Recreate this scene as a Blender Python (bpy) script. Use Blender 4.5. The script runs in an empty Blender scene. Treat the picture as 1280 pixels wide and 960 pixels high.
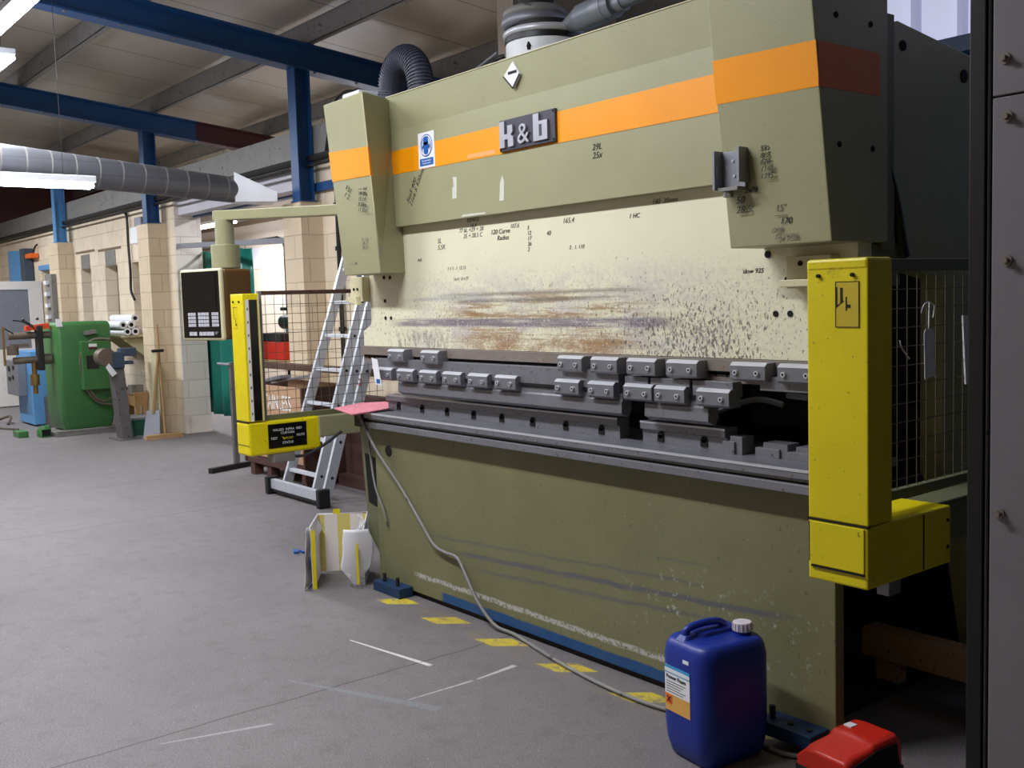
import bpy, bmesh, math, random
from mathutils import Vector, Matrix, Euler
random.seed(7)
S = bpy.context.scene
C = S.collection
PI = math.pi

# ---------------------------------------------------------------- camera
cam = bpy.data.cameras.new('camera'); cam.sensor_width = 36; cam.lens = 1299 / 1280 * 36
cam.clip_start = .05; cam.clip_end = 200
co = bpy.data.objects.new('camera', cam); C.objects.link(co); S.camera = co
def vp(px, py): return Vector((px - 640, -(py - 480), -1299)).normalized()
_nx = vp(-395, 403); _X = -_nx; _Y = vp(2282, 321); _Y = (_Y - _X * _Y.dot(_X)).normalized(); _Z = _X.cross(_Y)
co.matrix_world = Matrix.Translation((0, 0, 1.6)) @ Matrix((_X, _Y, _Z)).to_4x4()

# ---------------------------------------------------------------- exposure, world
S.view_settings.view_transform = 'Standard'; S.view_settings.look = 'None'
S.view_settings.gamma = 1; S.view_settings.use_curve_mapping = False
S.view_settings.exposure = 0.0
W = bpy.data.worlds.new('world'); S.world = W; W.use_nodes = True
bg = W.node_tree.nodes['Background']; bg.inputs[0].default_value = (.72, .78, 1, 1); bg.inputs[1].default_value = .05
TUBE_W = 56.0      # watts of the area lamp in a 1.5 m fluorescent fitting
TUBE_E = 30.0

# ---------------------------------------------------------------- materials
def lin(c): return tuple(((v / 255) / 12.92 if v / 255 <= .04045 else ((v / 255 + .055) / 1.055) ** 2.4) for v in c) + (1,)
class NT:
    def __init__(s, name, rough=.6, metal=0):
        s.m = bpy.data.materials.new(name); s.m.use_nodes = True; s.t = s.m.node_tree
        s.b = s.t.nodes['Principled BSDF']; s.b.inputs['Roughness'].default_value = rough; s.b.inputs['Metallic'].default_value = metal
        s.tc = s.t.nodes.new('ShaderNodeTexCoord'); s.obj = s.tc.outputs['Object']
        s.sep = s.t.nodes.new('ShaderNodeSeparateXYZ'); s.t.links.new(s.obj, s.sep.inputs[0])
        s.x, s.y, s.z = s.sep.outputs
    def put(s, sock, v):
        if hasattr(v, 'links') or isinstance(v, bpy.types.NodeSocket): s.t.links.new(v, sock)
        else: sock.default_value = v
    def math(s, op, a, b=0.0, clamp=False):
        n = s.t.nodes.new('ShaderNodeMath'); n.operation = op; n.use_clamp = clamp
        s.put(n.inputs[0], a); s.put(n.inputs[1], b); return n.outputs[0]
    def mix(s, f, a, b, mode='MIX'):
        n = s.t.nodes.new('ShaderNodeMix'); n.data_type = 'RGBA'; n.blend_type = mode
        s.put(n.inputs[0], f); s.put(n.inputs[6], a); s.put(n.inputs[7], b); return n.outputs[2]
    def noise(s, scale, detail=4, rough=.6, sc=(1, 1, 1), off=(0, 0, 0)):
        mp = s.t.nodes.new('ShaderNodeMapping'); s.t.links.new(s.obj, mp.inputs[0]); mp.inputs[3].default_value = sc; mp.inputs[1].default_value = off
        n = s.t.nodes.new('ShaderNodeTexNoise'); n.inputs['Scale'].default_value = scale
        n.inputs['Detail'].default_value = detail; n.inputs['Roughness'].default_value = rough
        s.t.links.new(mp.outputs[0], n.inputs['Vector']); return n.outputs[0]
    def step(s, v, a, b):      # smooth 0..1 from a to b
        n = s.t.nodes.new('ShaderNodeMapRange'); n.interpolation_type = 'SMOOTHSTEP'
        s.put(n.inputs[0], v); s.put(n.inputs[1], a); s.put(n.inputs[2], b); return n.outputs[0]
    def band(s, v, a, b, soft=.01):
        return s.math('MULTIPLY', s.step(v, a - soft, a + soft), s.step(v, b + soft, b - soft))
    def mul(s, *v):
        r = v[0]
        for k in v[1:]: r = s.math('MULTIPLY', r, k)
        return r
    def col(s, c): s.put(s.b.inputs['Base Color'], c); return s
    def bump(s, h, strength=.2, dist=.01):
        n = s.t.nodes.new('ShaderNodeBump'); n.inputs['Strength'].default_value = strength; n.inputs['Distance'].default_value = dist
        s.put(n.inputs['Height'], h); s.t.links.new(n.outputs[0], s.b.inputs['Normal'])
def paint(name, rgb, rough=.5, metal=0, var=.12, ns=6, speck=None, st=.62, sscale=90, wear=None, wt=.62, bump=0):
    """painted or bare surface: base colour, soft mottling, fine specks, larger worn patches"""
    n = NT(name, rough, metal); c = lin(rgb)
    d = tuple(v * (1 - var * 2) for v in c[:3]) + (1,)
    k = n.mix(n.noise(ns, 5), d, tuple(min(1, v * (1 + var)) for v in c[:3]) + (1,))
    if wear: k = n.mix(n.step(n.noise(ns * 1.7, 8, .7, off=(3, 1, 5)), wt, wt + .06), k, lin(wear))
    if speck: k = n.mix(n.step(n.noise(sscale, 2), st, st + .05), k, lin(speck))
    n.col(k)
    if bump: n.bump(n.noise(ns * 12, 4), bump)
    return n.m
def emis(name, rgb, e):
    n = NT(name, .5); n.b.inputs['Base Color'].default_value = lin(rgb)
    n.b.inputs['Emission Color'].default_value = lin(rgb); n.b.inputs['Emission Strength'].default_value = e
    return n.m
M = {}
M['olive'] = paint('olive_paint', (160, 158, 122), .42, 0, .07, 3, (126, 124, 98), .66, 170, bump=.04)
M['olive_dark'] = paint('olive_dull_and_shaded', (112, 114, 84), .5, 0, .12, 3, (80, 80, 60), .68, 60)  # duller olive; on the bed cheek it stands in for shade
M['orange'] = paint('orange_stripe', (255, 158, 0), .42, 0, .05, 4, (232, 150, 90), .73, 60)
M['orange_d'] = paint('orange_stripe_shaded', (236, 128, 66), .6, 0, .05, 4)  # stripe orange with the shade of the box side put into the colour
M['steel'] = paint('tool_steel', (130, 130, 137), .42, .35, .14, 9, (90, 82, 80), .64, 70)
M['steel_br'] = paint('bright_steel_and_highlight', (206, 207, 214), .3, .25, .05, 12)  # bright metal; also paints the highlights on clamp, table and die edges
M['steel_rust'] = paint('rusted_steel', (146, 136, 128), .5, .3, .15, 10, (140, 100, 76), .64, 40)
M['alu'] = paint('ladder_aluminium', (200, 204, 212), .4, .3, .06, 7, (120, 122, 128), .68, 60)
M['alu_br'] = paint('aluminium_edge', (226, 230, 238), .3, .3, .04, 7)
M['black'] = paint('black_plastic', (18, 18, 20), .45, 0, .1, 8)
M['glossblk'] = paint('black_glossy_panel', (12, 12, 16), .18, 0, .1, 8)
M['hole'] = paint('bolt_hole', (8, 8, 8), .9, 0, 0, 8)
M['dark'] = paint('dark_machinery', (34, 32, 30), .7, .1, .2, 8)
M['rubber'] = paint('rubber', (30, 30, 34), .8, 0, .1, 8)
M['hose'] = paint('hose_dark_blue', (62, 64, 80), .55, 0, .15, 8)
M['yellow'] = paint('safety_yellow', (236, 216, 8), .45, 0, .10, 4, (150, 138, 30), .68, 60, (196, 180, 20), .64)
M['brown'] = paint('brown_steel', (92, 66, 54), .6, .1, .2, 5, (60, 40, 34), .62, 40)
M['brownbox'] = paint('tan_brown_metal', (104, 72, 34), .5, 0, .07, 6)
M['crate'] = paint('crate_board', (186, 148, 116), .75, 0, .14, 7, (120, 92, 72), .62, 40)
M['crate_dk'] = paint('rust_red_sheet', (78, 50, 44), .7, 0, .14, 5)
M['cream'] = paint('cream_enamel', (214, 206, 168), .5, 0, .06, 4, (150, 140, 110), .7, 80)
M['blue'] = paint('steel_blue_paint', (26, 76, 128), .45, 0, .12, 4, (24, 50, 90), .66, 30)
M['blue_lt'] = paint('light_blue_paint', (96, 156, 210), .45, 0, .06, 4)
M['maroon'] = paint('red_oxide_primer', (74, 34, 34), .6, 0, .1, 5)
M['bluefoot'] = paint('blue_foot_paint', (22, 54, 92), .5, 0, .15, 20, (130, 130, 130), .70, 70)
M['galv'] = paint('galvanised', (142, 144, 152), .5, .5, .1, 5, (170, 172, 176), .66, 30)
M['galv_d'] = paint('galvanised_dull', (138, 136, 132), .6, .2, .14, 6, (90, 88, 84), .64, 14)
M['white'] = paint('white_plastic', (232, 234, 238), .45, 0, .03, 5)
M['paper'] = paint('paper', (236, 236, 240), .8, 0, .03, 8)
M['green'] = paint('machine_green', (62, 116, 62), .42, 0, .10, 3, (40, 90, 42), .7, 30, bump=.03)
M['green_dk'] = paint('dark_green', (32, 84, 66), .5, 0, .1, 5)
M['teal'] = paint('welding_curtain_pvc', (26, 128, 112), .35, 0, .16, 3)
M['canblue'] = paint('blue_polythene', (18, 46, 144), .42, 0, .05, 4, (60, 66, 130), .73, 90)
M['cap'] = paint('pale_cap', (214, 204, 214), .5, 0, .08, 20)
M['red'] = paint('red_plastic', (208, 42, 26), .42, 0, .07, 5, (130, 30, 24), .68, 60)
M['redor'] = paint('orange_red_guard', (226, 74, 28), .5, 0, .06, 5)
M['pink'] = paint('pink_cloth', (226, 132, 148), .9, 0, .1, 30, (250, 190, 196), .58, 130)
M['film'] = paint('plastic_film', (228, 226, 232), .35, 0, .03, 6)
M['bronze'] = paint('bronze_electrode', (150, 120, 70), .4, .6, .15, 8)
M['grim'] = paint('grimy_metal', (116, 104, 92), .5, .4, .2, 9)
M['vice'] = paint('vice_blue_grey', (72, 86, 104), .5, .3, .12, 8)
M['post'] = paint('worn_steel_post', (110, 106, 106), .55, .3, .16, 6, (70, 64, 62), .62, 20)
M['wood'] = paint('wood', (176, 140, 92), .7, 0, .12, 12)
M['greypvc'] = paint('grey_pvc', (122, 128, 138), .4, 0, .06, 6)
M['panel'] = paint('grey_panel', (134, 130, 136), .6, .1, .06, 5, (170, 170, 172), .75, 30)
M['ink'] = paint('marker_ink', (28, 30, 34), .8, 0, 0, 5)
M['inkp'] = paint('pencil_ink', (104, 100, 88), .8, 0, 0, 5)
M['inkw'] = paint('white_print', (226, 226, 222), .6, 0, 0, 5)
M['inky'] = paint('yellow_print', (206, 180, 40), .6, 0, 0, 5)
M['signblue'] = paint('sign_blue', (28, 96, 176), .4, 0, 0, 5)
M['plate'] = paint('plate_dark_grey', (74, 72, 82), .45, .3, .1, 30, (120, 120, 126), .68, 120)
M['letters'] = paint('cast_letters', (186, 186, 196), .4, .4, .06, 20)
M['lblue'] = paint('label_blue', (60, 160, 210), .5, 0, 0, 5)
M['lorange'] = paint('label_orange', (226, 170, 84), .5, 0, .05, 5)
M['hazor'] = paint('hazard_orange', (240, 110, 20), .5, 0, 0, 5)
M['key'] = paint('membrane_keys', (196, 196, 206), .5, 0, .04, 30)
M['wbrown'] = paint('window_board_brown', (128, 108, 86), .7, 0, .1, 5)
M['tube'] = emis('fluorescent_tube', (236, 240, 255), TUBE_E)
M['cladding_rib'] = emis('cladding_rib_shaded', (190, 192, 226), .36)  # rib shading put into a dimmer glow than the sheet
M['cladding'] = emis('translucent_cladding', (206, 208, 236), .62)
M['beige'] = paint('beige_render', (214, 200, 184), .8, 0, .05, 2)
M['lilac'] = paint('white_board', (206, 204, 214), .7, 0, .03, 2)
M['doorw'] = paint('white_door_paint', (224, 220, 214), .6, 0, .05, 3, (170, 150, 120), .68, 20)
M['scrape'] = paint('bare_scraped_metal', (214, 214, 200), .5, 0, .05, 30)
M['tape'] = paint('peeling_orange_tape', (246, 170, 104), .5, 0, .05, 30)
M['wire'] = paint('mesh_wire', (108, 98, 78), .5, .4, .1, 8)

def brick_mat(name, rgb, dark, bw=.45, bh=.225):
    n = NT(name, .75)
    v = n.t.nodes.new('ShaderNodeCombineXYZ'); g = n.t.nodes.new('ShaderNodeNewGeometry')
    sp = n.t.nodes.new('ShaderNodeSeparateXYZ'); n.t.links.new(g.outputs['Position'], sp.inputs[0])
    n.put(v.inputs[0], n.math('ADD', sp.outputs[0], sp.outputs[1])); n.put(v.inputs[1], sp.outputs[2])
    b = n.t.nodes.new('ShaderNodeTexBrick'); n.t.links.new(v.outputs[0], b.inputs['Vector'])
    b.inputs['Scale'].default_value = 1; b.inputs['Brick Width'].default_value = bw; b.inputs['Row Height'].default_value = bh
    b.inputs['Mortar Size'].default_value = .006; b.inputs['Mortar Smooth'].default_value = .3; b.inputs['Bias'].default_value = 0
    c = lin(rgb); b.inputs['Color1'].default_value = c; b.inputs['Color2'].default_value = tuple(x * .9 for x in c[:3]) + (1,)
    b.inputs['Mortar'].default_value = lin(dark)
    k = n.mix(n.math('MULTIPLY', n.step(n.noise(3, 6, .7), .5, .75), .35), b.outputs['Color'], lin((168, 140, 112)))
    k = n.mix(n.step(n.noise(40, 3), .72, .78), k, lin((120, 96, 78)))
    n.col(k)
    n.bump(n.math('SUBTRACT', n.math('MULTIPLY', n.noise(30, 4), .4), b.outputs['Fac']), .5, .01)
    return n.m
M['brick'] = brick_mat('painted_blockwork', (236, 220, 194), (206, 188, 160))
M['brick2'] = brick_mat('painted_blockwork_pier', (222, 202, 172), (188, 168, 142))
M['brickw'] = brick_mat('white_blockwork', (232, 222, 212), (204, 194, 186))

def ram_mat():
    n = NT('worn_cream_ram', .5)          # object origin: press base at (-3.5, 3.3, 0)
    x = n.math('ADD', n.x, -3.5); z = n.z
    base = n.mix(n.noise(2, 4), lin((222, 217, 184)), lin((238, 234, 206)))
    mot = n.mul(n.step(n.noise(48, 6, .8), .46, .60), n.step(x, -4.9, -4.5), n.step(x, -2.1, -2.5), n.step(n.math('ADD', z, n.math('MULTIPLY', n.noise(5, 4), .25)), 1.93, 1.72), .42)
    base = n.mix(mot, base, lin((158, 150, 136)))
    streak = n.noise(2.2, 7, .7, sc=(1, 1, 9)); streak2 = n.noise(3.2, 7, .75, sc=(.7, 1, 12), off=(4, 0, 2))
    blot = n.noise(5, 6, .7, sc=(1, 1, 2.2), off=(7, 0, 0)); fine = n.noise(105, 3, .6, sc=(1, 1, .5))
    mid = n.mul(n.step(x, -4.85, -4.4), n.step(x, -2.35, -3.0))
    # dull greyish handling band
    g = n.mul(n.step(z, 1.80, 1.55), mid, n.step(blot, .42, .62), .75)
    k = n.mix(g, base, lin((196, 190, 186)))
    gl = n.mul(n.step(x, -5.0, -4.8), n.step(x, -4.2, -4.5), n.step(z, 1.47, 1.40), n.step(n.noise(30, 6, .8, sc=(1, 1, .35)), .44, .6), .7)
    k = n.mix(gl, k, lin((112, 108, 104)))
    spot = n.mul(n.step(n.noise(11, 5, .8, off=(1, 2, 3)), .60, .68), n.step(x, -4.8, -4.5), n.step(x, -2.7, -3.0), n.band(z, 1.55, 1.78, .04), .65)
    k = n.mix(spot, k, lin((152, 120, 84)))
    # rust
    r = n.mul(n.step(x, -4.55, -4.1), n.step(x, -2.75, -3.2), n.band(z, 1.34, 1.62, .03), n.step(streak2, .47, .60), .85)
    k = n.mix(r, k, lin((162, 130, 86)))
    r2 = n.mul(n.step(x, -4.4, -4.0), n.step(x, -2.9, -3.3), n.band(z, 1.33, 1.42, .03), n.step(blot, .38, .55), .8)
    k = n.mix(r2, k, lin((158, 120, 78)))
    r3 = n.mul(n.step(x, -4.5, -4.1), n.step(x, -3.0, -3.4), n.band(z, 1.51, 1.545, .012), n.step(streak, .40, .55), .9)
    k = n.mix(r3, k, lin((150, 106, 58)))
    # rubbed grey-brown lines
    for (a, b, zz, h, c, s) in ((-4.98, -2.85, 1.480, .020, (118, 108, 122), .85), (-4.4, -3.1, 1.585, .008, (120, 112, 104), .8), (-4.5, -3.05, 1.617, .007, (128, 120, 108), .7), (-4.8, -3.9, 1.60, .008, (150, 150, 158), .6)):
        l = n.mul(n.step(x, a, a + .25), n.step(x, b + .15, b - .1), n.band(z, zz - h, zz + h, .008), n.step(streak2, .3, .5), s)
        k = n.mix(l, k, lin(c))
    # dark chips, denser low down and to the right of the middle
    dens = n.math('ADD', n.mul(n.step(z, 1.86, 1.5), .10), n.mul(n.step(x, -3.4, -2.7), n.step(x, -2.2, -2.6), n.step(z, 1.72, 1.42), .10))
    th = n.math('SUBTRACT', .72, dens)
    ch = n.mul(n.step(n.math('SUBTRACT', fine, th), 0, .04), n.step(z, 1.92, 1.85), .85)
    k = n.mix(ch, k, lin((92, 84, 74)))
    pale = n.mul(n.step(n.noise(110, 2, off=(9, 0, 0)), .60, .66), n.step(z, 1.75, 1.5), mid, .55)
    k = n.mix(pale, k, lin((236, 232, 226)))
    bl = n.mul(n.band(x, -2.95, -2.5, .12), n.band(z, 1.36, 1.50, .03), n.step(n.noise(70, 5, .75, sc=(1, 1, .7)), .50, .58), n.step(n.noise(9, 3, off=(5, 5, 5)), .38, .6), .8)
    k = n.mix(bl, k, lin((96, 92, 92)))
    n.col(k); n.bump(fine, .12, .004); return n.m
def bed_mat():
    n = NT('worn_olive_bed', .5); x = n.math('ADD', n.x, -3.5); z = n.z
    k = n.mix(n.noise(2.2, 6, .65), lin((100, 99, 64)), lin((134, 132, 96)))
    fine = n.noise(60, 3, .6, sc=(1, 1, .45))
    k = n.mix(n.mul(n.step(fine, .66, .71), .7), k, lin((80, 80, 52)))
    k = n.mix(n.mul(n.step(n.noise(90, 2, off=(3, 0, 0)), .70, .74), .6), k, lin((176, 176, 160)))
    tilt = n.math('ADD', z, n.math('MULTIPLY', n.math('ADD', x, 3.5), -.06))
    wob = n.math('ADD', tilt, n.math('MULTIPLY', n.noise(4, 3), .03))
    for (zz, h, a, b, s) in ((.375, .011, -4.4, -2.1, .9), (.44, .006, -4.6, -2.5, .7), (.31, .008, -4.2, -2.3, .7), (.52, .004, -3.0, -2.5, .8)):
        l = n.mul(n.band(wob, zz - h, zz + h, .006), n.step(x, a, a + .3), n.step(x, b, b - .3), n.step(n.noise(6, 6, .8, sc=(1, 1, 5)), .25, .5), s)
        k = n.mix(l, k, lin((92, 92, 100)))
    l = n.mul(n.band(n.math('ADD', z, n.math('MULTIPLY', n.noise(14, 3), .02)), .128, .152, .005), n.step(x, -4.68, -4.6), n.step(x, -2.6, -2.8), n.step(n.noise(60, 3), .38, .5))
    k = n.mix(l, k, lin((184, 182, 178)))
    b = n.mul(n.step(n.math('ADD', z, n.math('MULTIPLY', n.noise(7, 4), .02)), .095, .085), n.step(x, -4.42, -4.38), n.step(x, -2.4, -2.5))
    k = n.mix(b, k, n.mix(n.noise(20, 4), lin((22, 66, 120)), lin((44, 90, 140))))
    w = n.mul(n.band(x, -2.95, -2.1, .2), n.band(z, .2, .5, .1), n.step(n.noise(30, 4, .7, off=(2, 2, 2)), .60, .68), .6)
    k = n.mix(w, k, lin((190, 196, 190)))
    n.col(k); n.bump(fine, .1, .004); return n.m
def floor_mat():
    n = NT('concrete_floor', .68); x, y = n.x, n.y
    k = n.mix(n.noise(.9, 7, .65), lin((104, 99, 100)), lin((144, 138, 139)))
    k = n.mix(n.mul(n.step(n.noise(2.4, 8, .75, off=(4, 4, 0)), .5, .75), .5), k, lin((108, 102, 104)))
    k = n.mix(n.mul(n.step(n.noise(150, 3, .8), .40, .64), .7), k, lin((80, 75, 77)))
    k = n.mix(n.mul(n.step(n.noise(9, 8, .8, off=(2, 9, 0)), .48, .66), .45), k, lin((92, 84, 84)))
    k = n.mix(n.step(n.noise(70, 2, off=(1, 5, 0)), .71, .75), k, lin((176, 172, 172)))
    k = n.mix(n.mul(n.step(n.noise(45, 2, off=(8, 5, 0)), .74, .78), .8), k, lin((60, 56, 56)))
    wob = n.math('MULTIPLY', n.math('SUBTRACT', n.noise(2, 4), .5), .05)
    for xx in (-3.8, -7.9, -9.63, -13.4):
        l = n.step(n.math('ABSOLUTE', n.math('SUBTRACT', n.math('ADD', x, wob), xx)), .008, .003)
        k = n.mix(n.mul(l, .7), k, lin((64, 58, 58)))
    # yellow hazard paint dashes in front of the press
    f = n.math('FRACT', n.math('DIVIDE', n.math('ADD', n.math('ADD', x, n.math('MULTIPLY', y, -.9)), 20.21), .455))
    yel = n.mul(n.step(n.math('ABSOLUTE', n.math('SUBTRACT', f, .5)), .17, .14), n.band(y, 2.80, 2.93, .006), n.step(n.noise(20, 6, .8), .36, .50), n.step(x, -4.8, -4.7), n.step(x, -1.9, -2.0))
    k = n.mix(yel, k, lin((206, 184, 50)))
    k = n.mix(n.mul(n.band(y, 2.77, 2.93, .03), n.step(x, -4.7, -4.3), n.step(n.noise(7, 4), .4, .7), .4), k, lin((136, 120, 84)))
    def seg(x0, y0, x1, y1, w, c, s, k):
        L = math.hypot(x1 - x0, y1 - y0); ux, uy = (x1 - x0) / L, (y1 - y0) / L
        dx = n.math('SUBTRACT', x, x0); dy = n.math('SUBTRACT', y, y0)
        a = n.math('ADD', n.math('MULTIPLY', dx, ux), n.math('MULTIPLY', dy, uy))
        p = n.math('ABSOLUTE', n.math('SUBTRACT', n.math('MULTIPLY', dx, uy), n.math('MULTIPLY', dy, ux)))
        wv = n.math('ADD', n.math('MULTIPLY', n.math('DIVIDE', a, L), w * .8), w * .4)
        m = n.mul(n.step(n.math('SUBTRACT', p, wv), .002, -.002), n.band(a, 0, L, .01), n.step(n.noise(60, 3), .3, .45), s)
        return n.mix(m, k, lin(c))
    k = seg(-4.283, 2.36, -3.73, 2.45, .010, (216, 212, 210), .9, k)
    k = seg(-3.464, 2.16, -3.456, 2.474, .006, (200, 196, 196), .7, k)
    k = seg(-3.456, 2.50, -3.474, 2.72, .012, (206, 202, 202), .7, k)
    k = seg(-3.736, 1.253, -3.62, 1.644, .008, (186, 182, 182), .5, k)
    k = seg(-4.0, 1.9, -3.3, 2.2, .02, (130, 140, 146), .4, k)
    n.col(k); n.bump(n.noise(90, 4, .7), .15, .004); return n.m
def roof_mat():
    n = NT('roof_lining_board', .34); n.b.inputs['Specular IOR Level'].default_value = .5
    k = n.mix(n.noise(1.5, 4), lin((172, 164, 150)), lin((192, 184, 170)))
    f = n.math('ABSOLUTE', n.math('SUBTRACT', n.math('FRACT', n.math('ADD', n.x, 40.05)), .5))
    k = n.mix(n.step(f, .010, .006), k, lin((52, 48, 46)))
    n.col(k); n.bump(n.noise(12, 3, sc=(4, .3, 1)), .08, .01); return n.m
def duct_mat():
    n = NT('spiral_duct', .42, .55)
    k = n.mix(n.noise(4, 5), lin((96, 97, 102)), lin((122, 123, 128)))
    f = n.math('ABSOLUTE', n.math('SUBTRACT', n.math('FRACT', n.math('MULTIPLY', n.z, 9)), .5))
    k = n.mix(n.mul(n.step(f, .06, .03), .5), k, lin((90, 90, 100)))
    n.col(k); return n.m
def stripe_mat():
    n = NT('striped_card', .7)
    f = n.math('FRACT', n.math('ADD', n.math('DIVIDE', n.x, .15), .5))
    s = n.step(n.math('ABSOLUTE', n.math('SUBTRACT', f, .5)), .24, .26)
    n.col(n.mix(s, lin((220, 202, 112)), lin((234, 226, 218)))); return n.m
M['ram'] = ram_mat(); M['bed'] = bed_mat(); M['floor'] = floor_mat(); M['roof'] = roof_mat(); M['duct'] = duct_mat(); M['stripes'] = stripe_mat()

# ---------------------------------------------------------------- mesh helpers
class B:
    """collects shapes in world coordinates"""
    def __init__(s): s.bm = bmesh.new()
    def box(s, x0, x1, y0, y1, z0, z1, rot=0, piv=None):
        c = Vector(((x0 + x1) / 2, (y0 + y1) / 2, (z0 + z1) / 2))
        m = Matrix.Translation(c) @ Matrix.Diagonal((x1 - x0, y1 - y0, z1 - z0, 1))
        if rot: p = Vector(piv) if piv else c; m = Matrix.Translation(p) @ Matrix.Rotation(rot, 4, 'Z') @ Matrix.Translation(-p) @ m
        bmesh.ops.create_cube(s.bm, size=1, matrix=m); return s
    def hexa(s, p):           # eight corners: bottom ring of four, top ring of four
        v = [s.bm.verts.new(q) for q in p]
        for f in ((0, 3, 2, 1), (4, 5, 6, 7), (0, 1, 5, 4), (1, 2, 6, 5), (2, 3, 7, 6), (3, 0, 4, 7)): s.bm.faces.new([v[i] for i in f])
        return s
    def cyl(s, a, b, r, r2=None, seg=20, caps=True):
        a = Vector(a); b = Vector(b); d = b - a; L = d.length
        m = Matrix.Translation((a + b) / 2) @ d.to_track_quat('Z', 'Y').to_matrix().to_4x4()
        bmesh.ops.create_cone(s.bm, cap_ends=caps, segments=seg, radius1=r, radius2=r if r2 is None else r2, depth=L, matrix=m); return s
    def prism(s, pts, axis, a, b):    # polygon extruded along an axis; pts are the two other coordinates in order
        def P(u, v, w): return {'x': (w, u, v), 'y': (u, w, v), 'z': (u, v, w)}[axis]
        r0 = [s.bm.verts.new(P(u, v, a)) for u, v in pts]; r1 = [s.bm.verts.new(P(u, v, b)) for u, v in pts]
        n = len(pts); s.bm.faces.new(r0); s.bm.faces.new(list(reversed(r1)))
        for i in range(n): s.bm.faces.new((r0[i], r1[i], r1[(i + 1) % n], r0[(i + 1) % n]))
        return s
    def loft(s, rings, cap=True):
        R = [[s.bm.verts.new(p) for p in r] for r in rings]; n = len(R[0])
        for a, b in zip(R, R[1:]):
            for i in range(n): s.bm.faces.new((a[i], a[(i + 1) % n], b[(i + 1) % n], b[i]))
        if cap: s.bm.faces.new(list(reversed(R[0]))); s.bm.faces.new(R[-1])
        return s
    def tube(s, pts, r, seg=8, smooth=True):
        P = [Vector(p) for p in pts]
        if smooth and len(P) > 2:
            Q = []
            for i in range(len(P) - 1):
                p0 = P[max(i - 1, 0)]; p1 = P[i]; p2 = P[i + 1]; p3 = P[min(i + 2, len(P) - 1)]
                for k in range(6):
                    t = k / 6; Q.append(.5 * ((2 * p1) + (p2 - p0) * t + (2 * p0 - 5 * p1 + 4 * p2 - p3) * t * t + (3 * p1 - p0 - 3 * p2 + p3) * t ** 3))
            Q.append(P[-1]); P = Q
        rings = []; up = Vector((0, 0, 1))
        for i, p in enumerate(P):
            d = (P[min(i + 1, len(P) - 1)] - P[max(i - 1, 0)]).normalized()
            if i == 0: n = d.cross(up if abs(d.z) < .95 else Vector((1, 0, 0))).normalized()
            else: n = (n - d * n.dot(d)).normalized()
            bn = d.cross(n); rr = r(i / (len(P) - 1)) if callable(r) else r
            rings.append([p + (n * math.cos(2 * PI * k / seg) + bn * math.sin(2 * PI * k / seg)) * rr for k in range(seg)])
        return s.loft(rings)
    def bar(s, a, b, w, h):   # rectangular bar between two points, w horizontal, h the other way
        a = Vector(a); b = Vector(b); d = (b - a).normalized(); u = Vector((0, 0, 1))
        n = d.cross(u) if abs(d.z) < .99 else Vector((1, 0, 0)); n.normalize(); t = n.cross(d).normalized()
        r = lambda p: [p + n * w / 2 * i + t * h / 2 * j for i, j in ((-1, -1), (1, -1), (1, 1), (-1, 1))]
        return s.loft([r(a), r(b)])
    def torus(s, c, R, r, seg=40, sg=10, axis='z', sc=(1, 1)):
        v = []
        for i in range(seg):
            a = 2 * PI * i / seg; row = []
            for j in range(sg):
                t = 2 * PI * j / sg; q = R + r * math.cos(t); w = r * math.sin(t)
                u1, u2 = q * math.cos(a) * sc[0], q * math.sin(a) * sc[1]
                p = {'z': (u1, u2, w), 'x': (w, u1, u2), 'y': (u1, w, u2)}[axis]
                row.append(s.bm.verts.new((c[0] + p[0], c[1] + p[1], c[2] + p[2])))
            v.append(row)
        for i in range(seg):
            for j in range(sg): s.bm.faces.new((v[i][j], v[(i + 1) % seg][j], v[(i + 1) % seg][(j + 1) % sg], v[i][(j + 1) % sg]))
        return s
def obj(name, b, mat, parent=None, bevel=0, smooth=False, loc=None, seg=2):
    me = bpy.data.meshes.new(name)
    bmesh.ops.recalc_face_normals(b.bm, faces=b.bm.faces)
    root = parent
    off = Vector((0, 0, 0))
    if parent is None:
        if loc is None:
            xs = [v.co.x for v in b.bm.verts]; ys = [v.co.y for v in b.bm.verts]; zs = [v.co.z for v in b.bm.verts]
            loc = ((min(xs) + max(xs)) / 2, (min(ys) + max(ys)) / 2, min(zs))
        off = Vector(loc)
    else: off = Vector(parent['_o'])
    bmesh.ops.translate(b.bm, verts=b.bm.verts, vec=-off)
    b.bm.to_mesh(me); b.bm.free()
    me.materials.append(mat)
    o = bpy.data.objects.new(name, me); C.objects.link(o)
    if parent is None: o.location = off
    else: o.parent = parent
    o['_o'] = tuple(off)
    if smooth:
        for p in me.polygons: p.use_smooth = True
        me.set_sharp_from_angle(angle=math.radians(40))
    if bevel:
        m = o.modifiers.new('bevel', 'BEVEL'); m.width = bevel; m.segments = seg; m.limit_method = 'ANGLE'; m.angle_limit = math.radians(40)
    return o
def thing(name, label, cat, loc, group=None):
    o = bpy.data.objects.new(name, None); C.objects.link(o); o.location = loc; o.empty_display_size = .1
    o['label'] = label; o['category'] = cat; o['_o'] = tuple(loc)
    if group: o['group'] = group
    return o
def tag(o, label, cat, group=None, kind=None):
    o['label'] = label; o['category'] = cat
    if group: o['group'] = group
    if kind: o['kind'] = kind
    return o
def struct(name, b, mat, parent=None, **k):
    o = obj(name, b, mat, parent, **k)
    if parent is None: o['kind'] = 'structure'
    return o
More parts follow.
